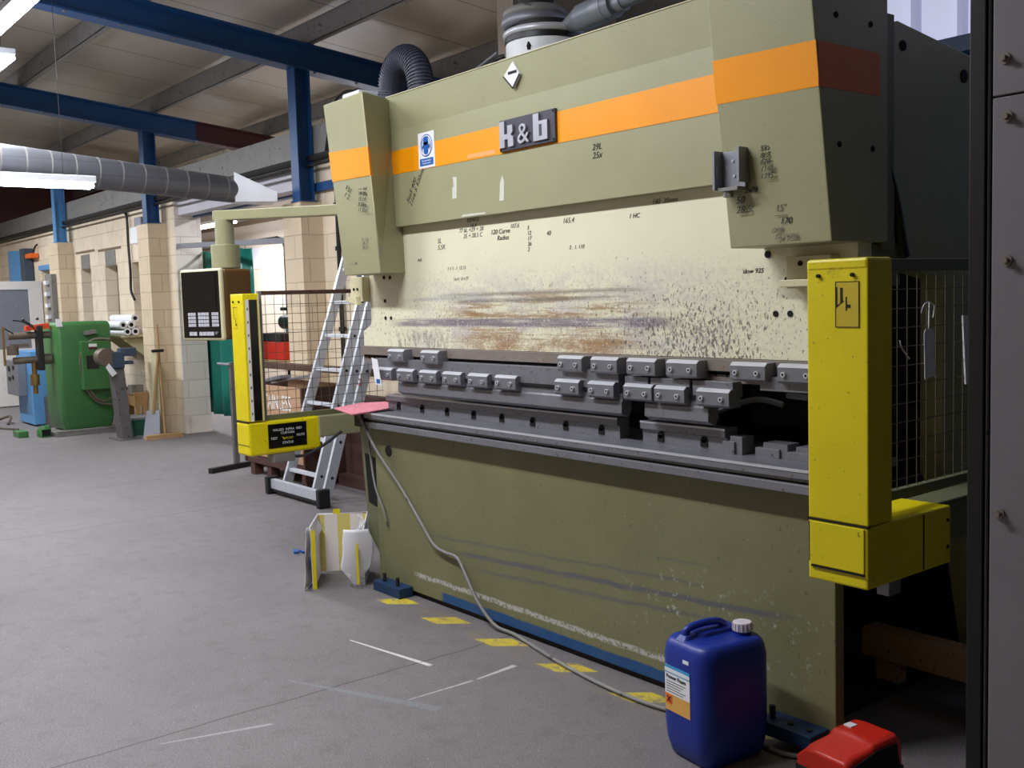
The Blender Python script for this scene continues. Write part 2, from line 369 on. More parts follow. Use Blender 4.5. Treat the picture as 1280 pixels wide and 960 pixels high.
def text(name, body, loc, size, mat, parent, face='y', spin=0, ext=.0006, sx=1, lean=0, align='LEFT', space=1):
    """lettering as its own thin mesh; face 'y' reads from -Y, 'x' reads from +X, 'z' lies flat"""
    cu = bpy.data.curves.new(name, 'FONT'); cu.body = body; cu.size = size; cu.extrude = ext; cu.shear = lean
    cu.align_x = align; cu.space_line = space
    t = bpy.data.objects.new(name, cu); C.objects.link(t)
    bpy.context.view_layer.update()
    me = bpy.data.meshes.new_from_object(t.evaluated_get(bpy.context.evaluated_depsgraph_get()))
    bpy.data.objects.remove(t)
    R = {'y': Euler((PI / 2, 0, 0)), 'x': Euler((PI / 2, 0, PI / 2)), 'z': Euler((0, 0, 0))}[face].to_matrix().to_4x4()
    me.transform(Matrix.Translation(Vector(loc) - Vector(parent['_o'])) @ R @ Matrix.Rotation(spin, 4, 'Z') @ Matrix.Diagonal((sx, 1, 1, 1)))
    me.materials.clear(); me.materials.append(mat)
    o = bpy.data.objects.new(name, me); C.objects.link(o); o.parent = parent; o['_o'] = tuple(parent['_o'])
    return o
def copy_tree(o, dx=Vector((0, 0, 0)), parent=None, top=True):
    c = o.copy(); C.objects.link(c)
    if top: c.location = o.location + dx
    c.parent = parent
    c['_o'] = tuple(Vector(o['_o']) + dx)
    for ch in list(o.children): copy_tree(ch, dx, c, False)
    return c
# ================================================================ the setting
struct('floor', B().box(-26, 3.5, -4, 11, -.1, 0), M['floor'], loc=(0, 0, 0))
def roofz(y): return 4.30 - .113 * (y - 4.63)
struct('ceiling', B().hexa([(-26, -4, roofz(-4)), (3.5, -4, roofz(-4)), (3.5, 11, roofz(11)), (-26, 11, roofz(11)), (-26, -4, roofz(-4) + .1), (3.5, -4, roofz(-4) + .1), (3.5, 11, roofz(11) + .1), (-26, 11, roofz(11) + .1)]), M['roof'], loc=(0, 0, 0))
WY = 4.86                                   # face of the blockwork row
WT = 3.0                                    # its top
# window wall left of the opening, with three slot windows and a doorway left empty in it
def wall_with_holes(name, x0, x1, y0, y1, z0, z1, holes, mat):
    b = B(); xs = sorted({x0, x1} | {h[0] for h in holes} | {h[1] for h in holes})
    for a, c in zip(xs, xs[1:]):
        hz = sorted([(h[2], h[3]) for h in holes if h[0] <= a + 1e-6 and h[1] >= c - 1e-6]); z = z0
        for q0, q1 in hz:
            if q0 > z: b.box(a, c, y0, y1, z, q0)
            z = q1
        if z < z1: b.box(a, c, y0, y1, z, z1)
    return struct(name, b, mat, loc=(0, 0, 0))
wins = [(-16.78, -16.28, .75, 2.23), (-15.62, -15.05, .75, 2.23), (-14.45, -14.05, .75, 2.23)]
wall_with_holes('wall_left', -22, -12.835, WY, WY + .33, 0, WT, wins + [(-19.0, -18.0, 0, 2.3)], M['brick'])
for i, (a, b_, z0, z1) in enumerate(wins):
    w = struct('window_%d' % (i + 1), B().box(a, b_, WY + .2, WY + .26, z0, z1), M['lilac'])
    struct('window_frame', B().box(a, b_, WY + .17, WY + .2, 1.62, 1.66).box(a, a + .03, WY + .17, WY + .2, z0, z1), M['wbrown'], w)
    struct('blind', B().box(a + .16, b_ - .02, WY + .165, WY + .175, 1.66, 2.12), M['galv'], w, bevel=.003)
    tag(w, 'x', 'x'); del w['label']; del w['category']
for k, (a, b_) in enumerate(((-16.72, -16.3), (-15.55, -15.1))): struct('trim_%d' % (6 + k), B().box(a, b_, WY - .008, WY + .1, 2.235, 2.44), M['galv_d'])
struct('trim_1', B().box(-16.95, -16.05, WY - .012, WY, 2.47, 2.50).box(-15.85, -14.85, WY - .012, WY, 2.45, 2.48), M['wbrown'])
struct('wall_right', B().box(-9.35, -6.4, WY, WY + .33, 0, WT), M['brick'], loc=(0, 0, 0))
def pier(n, x0, x1, top, y0=4.63): return struct(n, B().box(x0, x1, y0, WY, 0, top), M['brick2'], loc=(0, 0, 0))
pier('wall_pier_1', -17.65, -17.12, 2.66); pier('wall_pier_2', -13.5, -13.1, 2.66); pier('wall_pier_3', -9.35, -8.98, 2.56)
struct('wall_return', B().box(-12.834, -12.80, WY + .002, WY + .34, 0, 2.98), M['brickw'], loc=(0, 0, 0))
# far end
struct('wall_end', B().box(-22.2, -22, -4, 8, 0, 3.0), M['brick'], loc=(0, 0, 0))
struct('wall_end_upper', B().box(-22.2, -22, -4, 8, 3.0, 5.4), M['maroon'], loc=(0, 0, 0))
struct('wall_east', B().box(3.5, 3.7, -4, 11, 0, 5.4), M['brick'], loc=(0, 0, 0))
struct('wall_front', B().box(-26, 3.5, -4.2, -4, 0, 5.4), M['brick2'], loc=(0, 0, 0))
# the room behind the opening
struct('wall_rear', B().box(-22, -6.4, 7.6, 7.8, 0, 4.1), M['beige'], loc=(0, 0, 0))
struct('wall_side', B().box(-6.6, -6.4, WY + .33, 7.6, 0, 4.0), M['beige'], loc=(0, 0, 0))
struct('trim_2', B().box(-19, -10, 7.55, 7.6, 2.95, 3.02), M['wbrown'])
struct('trim_3', B().box(-12.8, -9.36, WY + .05, WY + .3, 2.74, 3.3), M['lilac'])
# daylight cladding high behind the press
cl = struct('wall_cladding', B().box(-4.1, .1, 5.3, 5.32, 2.86, 4.2), M['cladding'], loc=(0, 0, 0))
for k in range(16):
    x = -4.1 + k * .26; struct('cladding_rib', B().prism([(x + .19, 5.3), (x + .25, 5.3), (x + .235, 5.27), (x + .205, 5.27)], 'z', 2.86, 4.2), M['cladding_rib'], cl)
struct('wall_back', B().box(-6.4, .6, 5.33, 5.5, 0, 2.78), M['blue_lt'], loc=(0, 0, 0))
struct('trim_4', B().box(-4.2, .6, 5.2, 5.34, 2.78, 2.86), M['bluefoot'])
# door open at the far end
d = struct('door_1', B().box(-19.05, -19.0, 3.95, WY - .02, 0.02, .98).box(-19.05, -19.0, 3.95, 4.06, .98, 2.12).box(-19.05, -19.0, 4.62, WY - .02, .98, 2.12).box(-19.05, -19.0, 4.06, 4.62, 1.98, 2.12), M['doorw'], bevel=.004)
struct('door_glass', B().box(-19.035, -19.015, 4.06, 4.62, .98, 1.98), M['lblue'] if 0 else M['galv'], d)
struct('door_frame', B().box(-18.08, -17.98, WY - .03, WY + .1, 0, 2.38).box(-19.1, -18.0, WY - .03, WY + .1, 2.3, 2.38), M['blue_lt'], d)
struct('trim_5', B().box(-18.95, -18.05, WY + .3, WY + .36, 0, 2.3), M['doorw'])

# steelwork
cols = [(-17.3, 2.66, 'blue_lt'), (-13.25, 2.66, 'blue'), (-9.13, 2.56, 'blue')]
names = ['pale blue steel column on the farthest blockwork pier', 'dark blue steel column on the pier beside the white switch box', 'dark blue steel column on the nearest blockwork pier, left of the press']
for (x, z0, m), lb in zip(cols, names):
    b = B().box(x, x + .15, 4.63, 4.645, z0, 3.80).box(x, x + .15, 4.775, 4.79, z0, 3.80).box(x + .066, x + .082, 4.645, 4.775, z0, 3.80).box(x - .02, x + .17, 4.62, 4.80, z0, z0 + .012)
    tag(obj('steel_column', b, M[m]), lb, 'column', 'steel columns on the blockwork piers')
rl = ['blue roof rafter over the nearest column, crossing top left to the press', 'blue roof rafter with a red oxide far half, over the middle column', 'blue roof rafter over the farthest pale blue column']
for i, x in enumerate((-9.05, -13.17, -17.22)):
    zb = lambda y: 3.80 - .113 * (y - 4.63)
    def raf(y0, y1, mat, par=None):
        b = B()
        for (a, c, u, v) in ((-.09, .09, 0, .018), (-.09, .09, .23, .248), (-.008, .008, .018, .23)):
            b.hexa([(x + a, y0, zb(y0) + u), (x + c, y0, zb(y0) + u), (x + c, y1, zb(y1) + u), (x + a, y1, zb(y1) + u), (x + a, y0, zb(y0) + v), (x + c, y0, zb(y0) + v), (x + c, y1, zb(y1) + v), (x + a, y1, zb(y1) + v)])
        return b
    r = thing('roof_rafter', rl[i], 'beam', (x, 3, 3.9), 'blue steel rafters under the roof')
    sp = 5.35 if i == 1 else 9.5
    obj('beam', raf(-3.9, sp, M['blue']), M['blue'], r)
    if i == 1: obj('primed_end', raf(sp, 9.5, M['maroon']), M['maroon'], r)['label'] = 'dark red oxide painted end of the blue rafter'
    for y in [k * .45 + .8 for k in range(12)]: obj('bolt', B().cyl((x + .06, y, zb(y) - .012), (x + .06, y, zb(y)), .014, seg=6), M['galv_d'], r)
pl = ['galvanised roof purlin over the nearer aisle, next to the ceiling lights', 'galvanised roof purlin crossing above the blue columns', 'galvanised roof purlin beyond the columns above the duct end', 'galvanised roof purlin farthest back above the inner room', 'galvanised roof purlin nearest overhead']
for y, lb in zip((3.25, 4.78, 6.30, 7.8, 1.75), pl):
    z = 4.05 - .113 * (y - 4.63)
    b = B().box(-25, 1.5, y, y + .006, z, z + .2).box(-25, 1.5, y, y + .065, z, z + .006).box(-25, 1.5, y, y + .065, z + .194, z + .2).box(-25, 1.5, y + .06, y + .065, z, z + .02)
    tag(obj('roof_purlin', b, M['galv_d']), lb, 'beam', 'roof purlins')
b = B().box(-22, -6.3, 4.80, 4.86, 3.0, 3.26).box(-22, -6.3, 4.80, 4.9, 3.26, 3.275)
tag(obj('gutter_beam', b, M['galv_d']), 'long grey valley gutter beam running along the top of the blockwork wall', 'beam')
b = B().tube([(-22, 4.78, 2.97), (-8, 4.78, 2.97)], .035, smooth=False).tube([(-22, 4.75, 2.90), (-8.0, 4.75, 2.90)], .014, smooth=False)
tag(obj('pipe_run', b, M['dark']), 'dark pipes clipped under the grey gutter beam', 'pipe')
b = B().box(-12.8, -9.2, 5.1, 5.2, 2.72, 2.90)
tag(obj('steel_lintel', b, M['blue']), 'dark blue steel lintel over the opening to the inner room', 'beam')
tag(obj('steel_lintel', B().box(-9.4, -7.2, 4.81, 4.86, 2.66, 2.74), M['blue']), 'blue steel strip along the wall behind the nearest column', 'beam')

# round duct crossing in front of the columns, with its hopper
dv = (Vector((-9.50, 4.20, 2.70)), Vector((-9.35, 1.80, 2.86)))
d = thing('ventilation_duct', 'long round grey galvanised duct hanging below the roof at left', 'duct', dv[0])
o = B(); dd = (dv[1] - dv[0]); a = dv[0]
o.cyl(a, a + dd, .122, .15, seg=32); obj('duct_tube', o, M['duct'], d, smooth=True)
n = dd.normalized()
for k in range(12):
    p = a + dd * ((k + .5) / 12); obj('seam', B().cyl(p - n * .006, p + n * .006, .1235 + .028 * (k + .5) / 12, seg=32), M['galv_d'], d, smooth=True)
q = a - n * .02
h = B().loft([[q + Vector((-.12, .05, -.12)), q + Vector((.10, -.05, -.12)), q + Vector((.10, -.05, .16)), q + Vector((-.12, .05, .16))],
              [q + Vector((.02, .36, -.13)), q + Vector((.36, .26, -.13)), q + Vector((.36, .26, -.04)), q + Vector((.0, .36, -.04))]])
obj('hopper', h, M['white'], d, bevel=.004)['label'] = 'pale sheet metal hopper on the duct end'

# ceiling lights
def light(p, axis, label, L=1.5, power=TUBE_W, drop=.3, n=2):
    x, y, z = p
    t = thing('fluorescent_light', label, 'light', p, 'fluorescent strip lights')
    ax = Vector((1, 0, 0)) if axis == 'x' else Vector((0, 1, 0)); sd = Vector((0, 1, 0)) if axis == 'x' else Vector((1, 0, 0))
    P = Vector(p); hb = B().bar(P - ax * L / 2 + Vector((0, 0, .05)), P + ax * L / 2 + Vector((0, 0, .05)), .12, .05)
    obj('housing', hb, M['white'], t, bevel=.006)
    for s in ((-.04, .04) if n == 2 else (0,)):
        obj('tube', B().cyl(P - ax * (L / 2 - .02) + sd * s, P + ax * (L / 2 - .02) + sd * s, .019, seg=12), M['tube'], t, smooth=True)
    hg = B()
    for s in (-.35, .35):
        q = P + ax * L * s; hg.tube([q + Vector((0, 0, .07)), q + Vector((0, 0, roofz(q.y) - q.z))], .002, 6, False)
    obj('hanger', hg, M['dark'], t)
    ld = bpy.data.lights.new('strip_lamp', 'AREA'); ld.shape = 'RECTANGLE'; ld.size = L if axis == 'x' else .12; ld.size_y = .12 if axis == 'x' else L
    ld.energy = power; ld.color = (.93, .96, 1)
    lo = bpy.data.objects.new('strip_lamp', ld); C.objects.link(lo); lo.parent = t; lo.location = (0, 0, -.03)
    return t
light((-8.45, 2.0, 3.72), 'x', 'bright fluorescent strip at the top left corner, nearest in view', 1.7)
light((-10.25, 2.28, 3.72), 'x', 'fluorescent strip behind the nearest one, partly hidden by a rafter')
light((-8.32, 1.80, 2.545), 'y', 'fluorescent strip hanging low below the round duct', power=TUBE_W * .5)
light((-15.5, 6.5, 2.84), 'x', 'fluorescent strip glowing in the inner room behind the pendant post', power=TUBE_W * 1.6)
light((-11.2, 6.4, 3.2), 'x', 'fluorescent strip of the inner room hidden behind the nearest pier', power=TUBE_W * 1.2)
light((-14.0, 2.2, 3.75), 'x', 'fluorescent strip over the far aisle outside the frame', power=TUBE_W * 2.4)
light((-18.0, 2.2, 3.75), 'x', 'fluorescent strip over the far end of the aisle', power=TUBE_W * 2.6)
light((-6.1, 1.1, 3.72), 'x', 'fluorescent strip over the aisle left of the press, outside the frame', 1.8, TUBE_W * 1.3)
light((-3.65, .95, 3.72), 'x', 'fluorescent strip over the aisle in front of the press, outside the frame', 1.6, TUBE_W * 1.75)
# ================================================================ the press brake
PO = (-3.5, 3.3, 0)
P = thing('press_brake', 'large olive green press brake with an orange stripe and cream ram', 'press brake', PO)
# bed
bed = obj('bed', B().box(-5.02, -2.035, 2.98, 3.03, .03, .90), M['bed'], P, bevel=.004)
b = B().hexa([(-5.19, 3.02, .27), (-5.02, 3.02, .10), (-5.02, 3.12, .10), (-5.19, 3.12, .27), (-5.25, 3.02, .9), (-5.02, 3.02, .9), (-5.02, 3.12, .9), (-5.25, 3.12, .9)])
obj('bed_cheek', b, M['olive_dark'], P)  # shade on this plate is put into its darker olive
obj('cheek_slot', B().hexa([(-5.17, 3.014, .45), (-5.07, 3.014, .43), (-5.07, 3.03, .43), (-5.17, 3.03, .45), (-5.195, 3.014, .73), (-5.08, 3.014, .71), (-5.08, 3.03, .71), (-5.195, 3.03, .73)]), M['hole'], P)
h = obj('cable_port', B().torus((-4.872, 2.978, .778), .026, .005, 24, 6, 'y', (1, 1)).cyl((-4.872, 2.976, .778), (-4.872, 2.985, .778), .024), M['dark'], P)
obj('bed_base', B().box(-4.95, -2.2, 3.0, 4.2, 0, .03), M['dark'], P)
# mounting feet
def foot(x0, x1, y0, y1, z0, z1):
    f = obj('mounting_foot', B().box(x0, x1, y0, y1, z0, z1), M['bluefoot'], P, bevel=.004)
    n = 2 if x0 < -4 else 3
    for k in range(n):
        x = x0 + (x1 - x0) * (k + .5) / n
        obj('anchor_bolt', B().cyl((x, (y0 + y1) / 2 - .01, z1), (x, (y0 + y1) / 2 - .01, z1 + (.045 if k == 0 or x0 < -4 else .006)), .012, seg=6), M['dark'], f)
foot(-4.95, -4.68, 2.89, 2.98, 0, .055); foot(-2.29, -2.06, 2.87, 2.98, .035, .085)
# table
t = obj('table', B().box(-5.0, -2.03, 2.905, 3.35, .957, .988).box(-5.0, -2.03, 2.93, 3.3, .940, .957), M['steel'], P, bevel=.002)
obj('table_edge_highlight', B().box(-5.0, -2.03, 2.903, 2.913, .981, .9895), M['steel_br'], t)  # painted highlight along the front edge of the table
obj('table_strip', B().box(-5.0, -2.03, 2.905, 3.2, .905, .938), M['steel'], P, bevel=.003)
obj('table_gap', B().box(-5.0, -2.03, 2.925, 3.2, .938, .942), M['hole'], t)
# side frames (throat open to the front)
prof = [(3.95, .03), (3.80, .60), (3.62, .9), (3.62, 1.62), (3.2, 1.69), (3.2, 2.47), (3.32, 2.50), (3.8, 2.44), (4.3, 2.3), (4.3, .03)]
for x0 in (-2.10, -5.16):
    f = obj('side_frame', B().prism(prof, 'x', x0, x0 + .09), M['olive'], P, bevel=.003)
    if x0 > -3:
        hb = B()
        for (y, z, r) in ((3.35, 2.42, .018), (3.76, 2.36, .024)): hb.cyl((-2.012, y, z), (-2.006, y, z), r)
        obj('lifting_hole', hb, M['hole'], f)
obj('rear_plate', B().box(-5.07, -2.1, 4.1, 4.2, .03, 2.2), M['dark'], P)
obj('bed_shelf', B().box(-5.0, -2.1, 3.03, 4.1, .84, .90), M['dark'], P)
obj('rear_beam', B().box(-5.07, -2.1, 3.85, 4.05, .85, .98).box(-5.07, -2.1, 3.7, 3.78, 1.06, 1.12), M['dark'], P)
obj('top_deck', B().box(-5.07, -2.7, 3.14, 3.95, 2.56, 2.6), M['olive'], P)
# back gauge seen through the gap
g = obj('back_gauge', B().box(-2.95, -2.88, 3.4, 3.6, 1.0, 1.3).box(-2.75, -2.1, 3.45, 3.52, 1.12, 1.17).box(-2.5, -2.44, 3.42, 3.5, .99, 1.14).box(-2.2, -2.12, 3.42, 3.52, .99, 1.3), M['black'], P)
obj('gauge_finger', B().tube([(-2.85, 3.35, 1.10), (-2.62, 3.3, 1.165), (-2.5, 3.32, 1.15)], .012).tube([(-2.46, 3.3, 1.19), (-2.36, 3.28, 1.19)], .012), M['steel_br'], g)
# ram
rp = [(-5.12, 2.0), (-5.12, 1.52), (-5.12, 1.47), (-5.21, 1.43), (-5.21, 1.345), (-1.99, 1.345), (-1.99, 2.0), (-1.99, 2.6), (-5.12, 2.6)]
ram = obj('ram', B().prism(rp, 'y', 3.05, 3.13), M['ram'], P, bevel=.002)
for (x, z) in ((-4.962, 1.729), (-4.90, 1.727), (-4.962, 1.60), (-4.962, 1.505), (-4.905, 1.505)): obj('bolt_hole', B().cyl((x, 3.046, z), (x, 3.052, z), .010, seg=14), M['hole'], ram)
for (x, z, r) in ((-2.355, 1.724, .013), (-2.27, 1.63, .013), (-2.323, 1.512, .011), (-2.261, 1.512, .011)): obj('bolt_hole', B().cyl((x, 3.046, z), (x, 3.052, z), r, seg=16), M['hole'], ram)

obj('ram_guide', B().box(-2.24, -2.06, 3.0, 3.05, 1.60, 1.71).box(-2.24, -2.06, 2.96, 3.05, 1.605, 1.63), M['cream'], P, bevel=.003)
obj('ram_guide', B().box(-5.25, -5.12, 3.0, 3.08, 1.60, 1.74).hexa([(-5.25, 2.97, 1.60), (-5.13, 2.97, 1.58), (-5.13, 3.0, 1.58), (-5.25, 3.0, 1.60), (-5.25, 2.97, 1.625), (-5.15, 2.97, 1.63), (-5.15, 3.0, 1.63), (-5.25, 3.0, 1.625)]), M['cream'], P, bevel=.003)
obj('guide_holes', B().cyl((-5.21, 2.995, 1.67), (-5.21, 3.001, 1.67), .008).cyl((-5.17, 2.995, 1.67), (-5.17, 3.001, 1.67), .008).cyl((-2.18, 2.995, 1.685), (-2.18, 3.001, 1.685), .009).cyl((-2.14, 2.995, 1.685), (-2.14, 3.001, 1.685), .009), M['hole'], P)
# upper cover, folded outward a touch at the crease
zc = lambda z: z
def cov(z): return 3.0 if z <= 2.487 else 3.0 - (z - 2.487) * .10
cover = obj('upper_cover', B().prism([(3.0, 1.99), (3.0, 2.487), (2.982, 2.665), (3.045, 2.665), (3.045, 1.99)], 'x', -4.76, -2.2), M['olive'], P)
def stripe_quad(x0, x1, y, za0, za1, zb0, zb1, m, par, t=.0015):
    return obj('orange_stripe', B().hexa([(x0, y - t, za0), (x1, y - t, zb0), (x1, y + t, zb0), (x0, y + t, za0), (x0, y - t, za1), (x1, y - t, zb1), (x1, y + t, zb1), (x0, y + t, za1)]), M[m], par)
stripe_quad(-4.76, -2.3, 2.9995, 2.264, 2.386, 2.244, 2.386, 'orange', cover)
obj('cover_edge_highlight', B().box(-4.76, -2.38, 2.978, 3.0, 2.6645, 2.668), M['cream'], cover)  # pale strip painting the highlight on the top edge of the cover
# head boxes: right
def headbox(c, m='olive'): return B().hexa(c)
# right box: front face leans back towards its foot
yt, yb = 2.756, 2.868
R_ = [(-2.375, yb, 1.745), (-1.955, yb - .015, 1.745), (-1.955, 3.17, 1.745), (-2.375, 3.05, 1.745), (-2.375, yt, 2.64), (-1.955, yt - .02, 2.64), (-1.955, 3.17, 2.64), (-2.375, 3.05, 2.64)]
bxr = obj('head_box', headbox(R_), M['olive'], P, bevel=.004)
def fy(z, s=0.0): return yb + (yt - yb) * (z - 1.745) / .895 - s
def fs(x0, x1, z0l, z1l, z0r, z1r, par, ex=.0015):
    s = .018
    return obj('orange_stripe', B().hexa([(x0, fy(z0l) - ex, z0l), (x1, fy(z0r) - s - ex, z0r), (x1, fy(z0r) - s + .002, z0r), (x0, fy(z0l) + .002, z0l), (x0, fy(z1l) - ex, z1l), (x1, fy(z1r) - s - ex, z1r), (x1, fy(z1r) - s + .002, z1r), (x0, fy(z1l) + .002, z1l)]), M['orange'], par)
fs(-2.376, -1.954, 2.231, 2.374, 2.219, 2.356, bxr)
o = obj('orange_stripe', B().box(-1.955, -1.9535, 2.785, 3.12, 2.219, 2.356), M['orange_d'], bxr); o['label'] = 'orange stripe on the side of the head box, coloured darker as in shade'
for (y, z) in ((2.88, 2.446), (3.07, 2.442), (2.895, 2.049), (3.08, 2.046)): obj('screw_hole', B().cyl((-1.957, y, z), (-1.9525, y, z), .010, seg=12), M['hole'], bxr)
# left box
L_ = [(-5.08, yb, 1.745), (-4.70, yb, 1.745), (-4.745, 3.05, 1.745), (-5.08, 3.05, 1.745), (-5.03, yt, 2.65), (-4.62, yt, 2.655), (-4.775, 3.05, 2.655), (-5.03, 3.05, 2.65)]
bxl = obj('head_box', headbox(L_), M['olive'], P, bevel=.004)
def lx(side, z): k = (z - 1.745) / .905; return (-5.08 + .05 * k) if side == 0 else (-4.70 + .08 * k)
def lsx(z): k = (z - 1.745) / .905; return -4.745 - .03 * k
z0, z1 = 2.243, 2.385
obj('orange_stripe', B().hexa([(lx(0, 2.25) - .001, fy(2.25) - .0015, 2.25), (lx(1, z0) + .001, fy(z0) - .0015, z0), (lx(1, z0), fy(z0) + .002, z0), (lx(0, 2.25), fy(2.25) + .002, 2.25), (lx(0, 2.405) - .001, fy(2.405) - .0015, 2.405), (lx(1, z1) + .001, fy(z1) - .0015, z1), (lx(1, z1), fy(z1) + .002, z1), (lx(0, 2.405), fy(2.405) + .002, 2.405)]), M['orange'], bxl)
obj('orange_stripe', B().hexa([(lx(1, z0), fy(z0), z0), (lx(1, z0) + .0015, fy(z0), z0), (lsx(2.26) + .0015, 3.0, 2.26), (lsx(2.26), 3.0, 2.26), (lx(1, z1), fy(z1), z1), (lx(1, z1) + .0015, fy(z1), z1), (lsx(2.38) + .0015, 3.0, 2.38), (lsx(2.38), 3.0, 2.38)]), M['orange'], bxl)
obj('bare_edge', B().bar((-4.70, yb - .001, 1.80), (-4.622, yt - .001, 2.64), .005, .005), M['cream'], bxl)
obj('scrape', B().hexa([(-4.73, yb - .001, 1.76), (-4.70, yb - .001, 1.76), (-4.70, yb, 1.76), (-4.73, yb, 1.76), (-4.715, yb - .008, 1.86), (-4.69, yb - .010, 1.88), (-4.69, yb, 1.88), (-4.715, yb, 1.86)]), M['galv'], bxl)
obj('screw_holes', B().cyl((-4.79, 2.99, 2.50), (-4.765, 2.99, 2.50), .009).cyl((-4.76, 2.98, 2.07), (-4.74, 2.98, 2.07), .009), M['hole'], bxl)
obj('head_return', B().box(-2.02, -1.975, 3.17, 3.24, 1.72, 2.5), M['olive_dark'], P)
obj('under_guide', B().box(-2.06, -1.99, 3.1, 3.3, 1.6, 1.74), M['olive_dark'], P)
obj('hydraulic_hose', B().tube([(-1.99, 3.2, 2.05), (-1.985, 3.26, 1.9), (-1.985, 3.3, 1.75), (-1.99, 3.32, 1.70)], lambda t: .012 + .012 * t), M['black'], P)
# badge
bd = obj('badge', B().box(-3.806, -3.418, 2.984, 3.0, 2.262, 2.402), M['plate'], P, bevel=.003)
text('badge_lettering', '&', (-3.668, 2.980, 2.282), .125, M['letters'], bd, ext=.006, sx=1.1)
# bold square stems to thicken the letters
obj('badge_lettering', B().prism([(-3.793, 2.277), (-3.757, 2.277), (-3.757, 2.312), (-3.733, 2.312), (-3.733, 2.277), (-3.694, 2.277), (-3.694, 2.318), (-3.712, 2.33), (-3.698, 2.342), (-3.698, 2.372), (-3.735, 2.372), (-3.735, 2.335), (-3.757, 2.335), (-3.757, 2.394), (-3.793, 2.394)], 'y', 2.974, 2.984), M['letters'], bd)
obj('badge_lettering', B().prism([(-3.553, 2.277), (-3.458, 2.277), (-3.458, 2.360), (-3.515, 2.360), (-3.515, 2.394), (-3.553, 2.394)], 'y', 2.974, 2.984), M['letters'], bd)
obj('badge_lettering', B().box(-3.513, -3.494, 2.9735, 2.976, 2.295, 2.345), M['plate'], bd)
for x in (-3.797, -3.427):
    for z in (2.272, 2.392): obj('badge_screw', B().cyl((x, 2.981, z), (x, 2.985, z), .005, seg=8), M['hole'], bd)
# safety sign
sg = obj('safety_sign', B().box(-4.494, -4.350, 2.996, 3.0, 2.264, 2.442), M['paper'], P); sg['label'] = 'white and blue mandatory sign with a face shield symbol'
obj('symbol_disc', B().cyl((-4.422, 2.9962, 2.375), (-4.422, 2.9952, 2.375), .056, seg=40), M['signblue'], sg)
obj('symbol_ring', B().torus((-4.422, 2.9952, 2.375), .048, .0035, 40, 6, 'y'), M['paper'], sg)
obj('symbol_face', B().cyl((-4.422, 2.9954, 2.382), (-4.422, 2.9944, 2.382), .034, seg=24).box(-4.452, -4.392, 2.9944, 2.9954, 2.335, 2.38), M['paper'], sg)
obj('symbol_visor', B().prism([(-4.446, 2.392), (-4.398, 2.392), (-4.402, 2.338), (-4.422, 2.330), (-4.442, 2.338)], 'y', 2.9934, 2.9944).cyl((-4.422, 2.9944, 2.398), (-4.422, 2.9934, 2.398), .022, seg=20), M['signblue'], sg)
obj('sign_panel', B().box(-4.482, -4.362, 2.995, 2.9962, 2.276, 2.312), M['signblue'], sg)
text('sign_lettering', 'Face protection\nmust be worn', (-4.422, 2.9948, 2.297), .013, M['paper'], sg, align='CENTER')
# diamond sticker
st = obj('sticker', B().prism([(-3.755, 2.592), (-3.686, 2.648), (-3.640, 2.585), (-3.690, 2.53)], 'y', 2.978, 2.9895), M['paper'], P); st['label'] = 'white diamond sticker with black border print'
obj('sticker_edge', B().bar((-3.755, 2.977, 2.592), (-3.690, 2.977, 2.53), .002, .006).bar((-3.69, 2.977, 2.53), (-3.64, 2.977, 2.585), .002, .007).bar((-3.72, 2.977, 2.60), (-3.66, 2.977, 2.60), .002, .012), M['ink'], st)
for q in ([(-4.215, 2.09), (-4.178, 2.09), (-4.172, 2.19), (-4.205, 2.195), (-4.20, 2.15), (-4.212, 2.14)], [(-3.84, 2.045), (-3.805, 2.045), (-3.80, 2.13), (-3.812, 2.16), (-3.83, 2.13)], [(-4.15, 1.995), (-3.95, 1.995), (-3.95, 2.003), (-4.13, 2.006)]):
    obj('paint_scrape', B().prism(q, 'y', 2.9985, 3.0), M['scrape'], P)
obj('paint_scrape', B().prism([(-4.08, 2.268), (-3.86, 2.264), (-3.86, 2.284), (-4.07, 2.286)], 'y', 2.9972, 2.998), M['tape'], P)
# small channel bracket on the right head box
yk = fy(2.0)
br = obj('bracket', B().box(-2.365, -2.265, yk - .02, yk - .008, 1.945, 2.068).box(-2.373, -2.363, yk - .06, yk, 1.94, 2.072).box(-2.268, -2.258, yk - .06, yk + .01, 1.96, 2.075), M['galv'], P, bevel=.001)
obj('bracket_foot', B().box(-2.36, -2.275, yk - .05, yk - .01, 1.935, 1.947).cyl((-2.33, yk - .03, 1.915), (-2.33, yk - .03, 1.937), .018, seg=6), M['galv_d'], br)
obj('bracket_rivet', B().cyl((-2.315, yk - .024, 2.035), (-2.315, yk - .019, 2.035), .005).cyl((-2.310, yk - .024, 1.985), (-2.310, yk - .019, 1.985), .005), M['steel_br'], br)
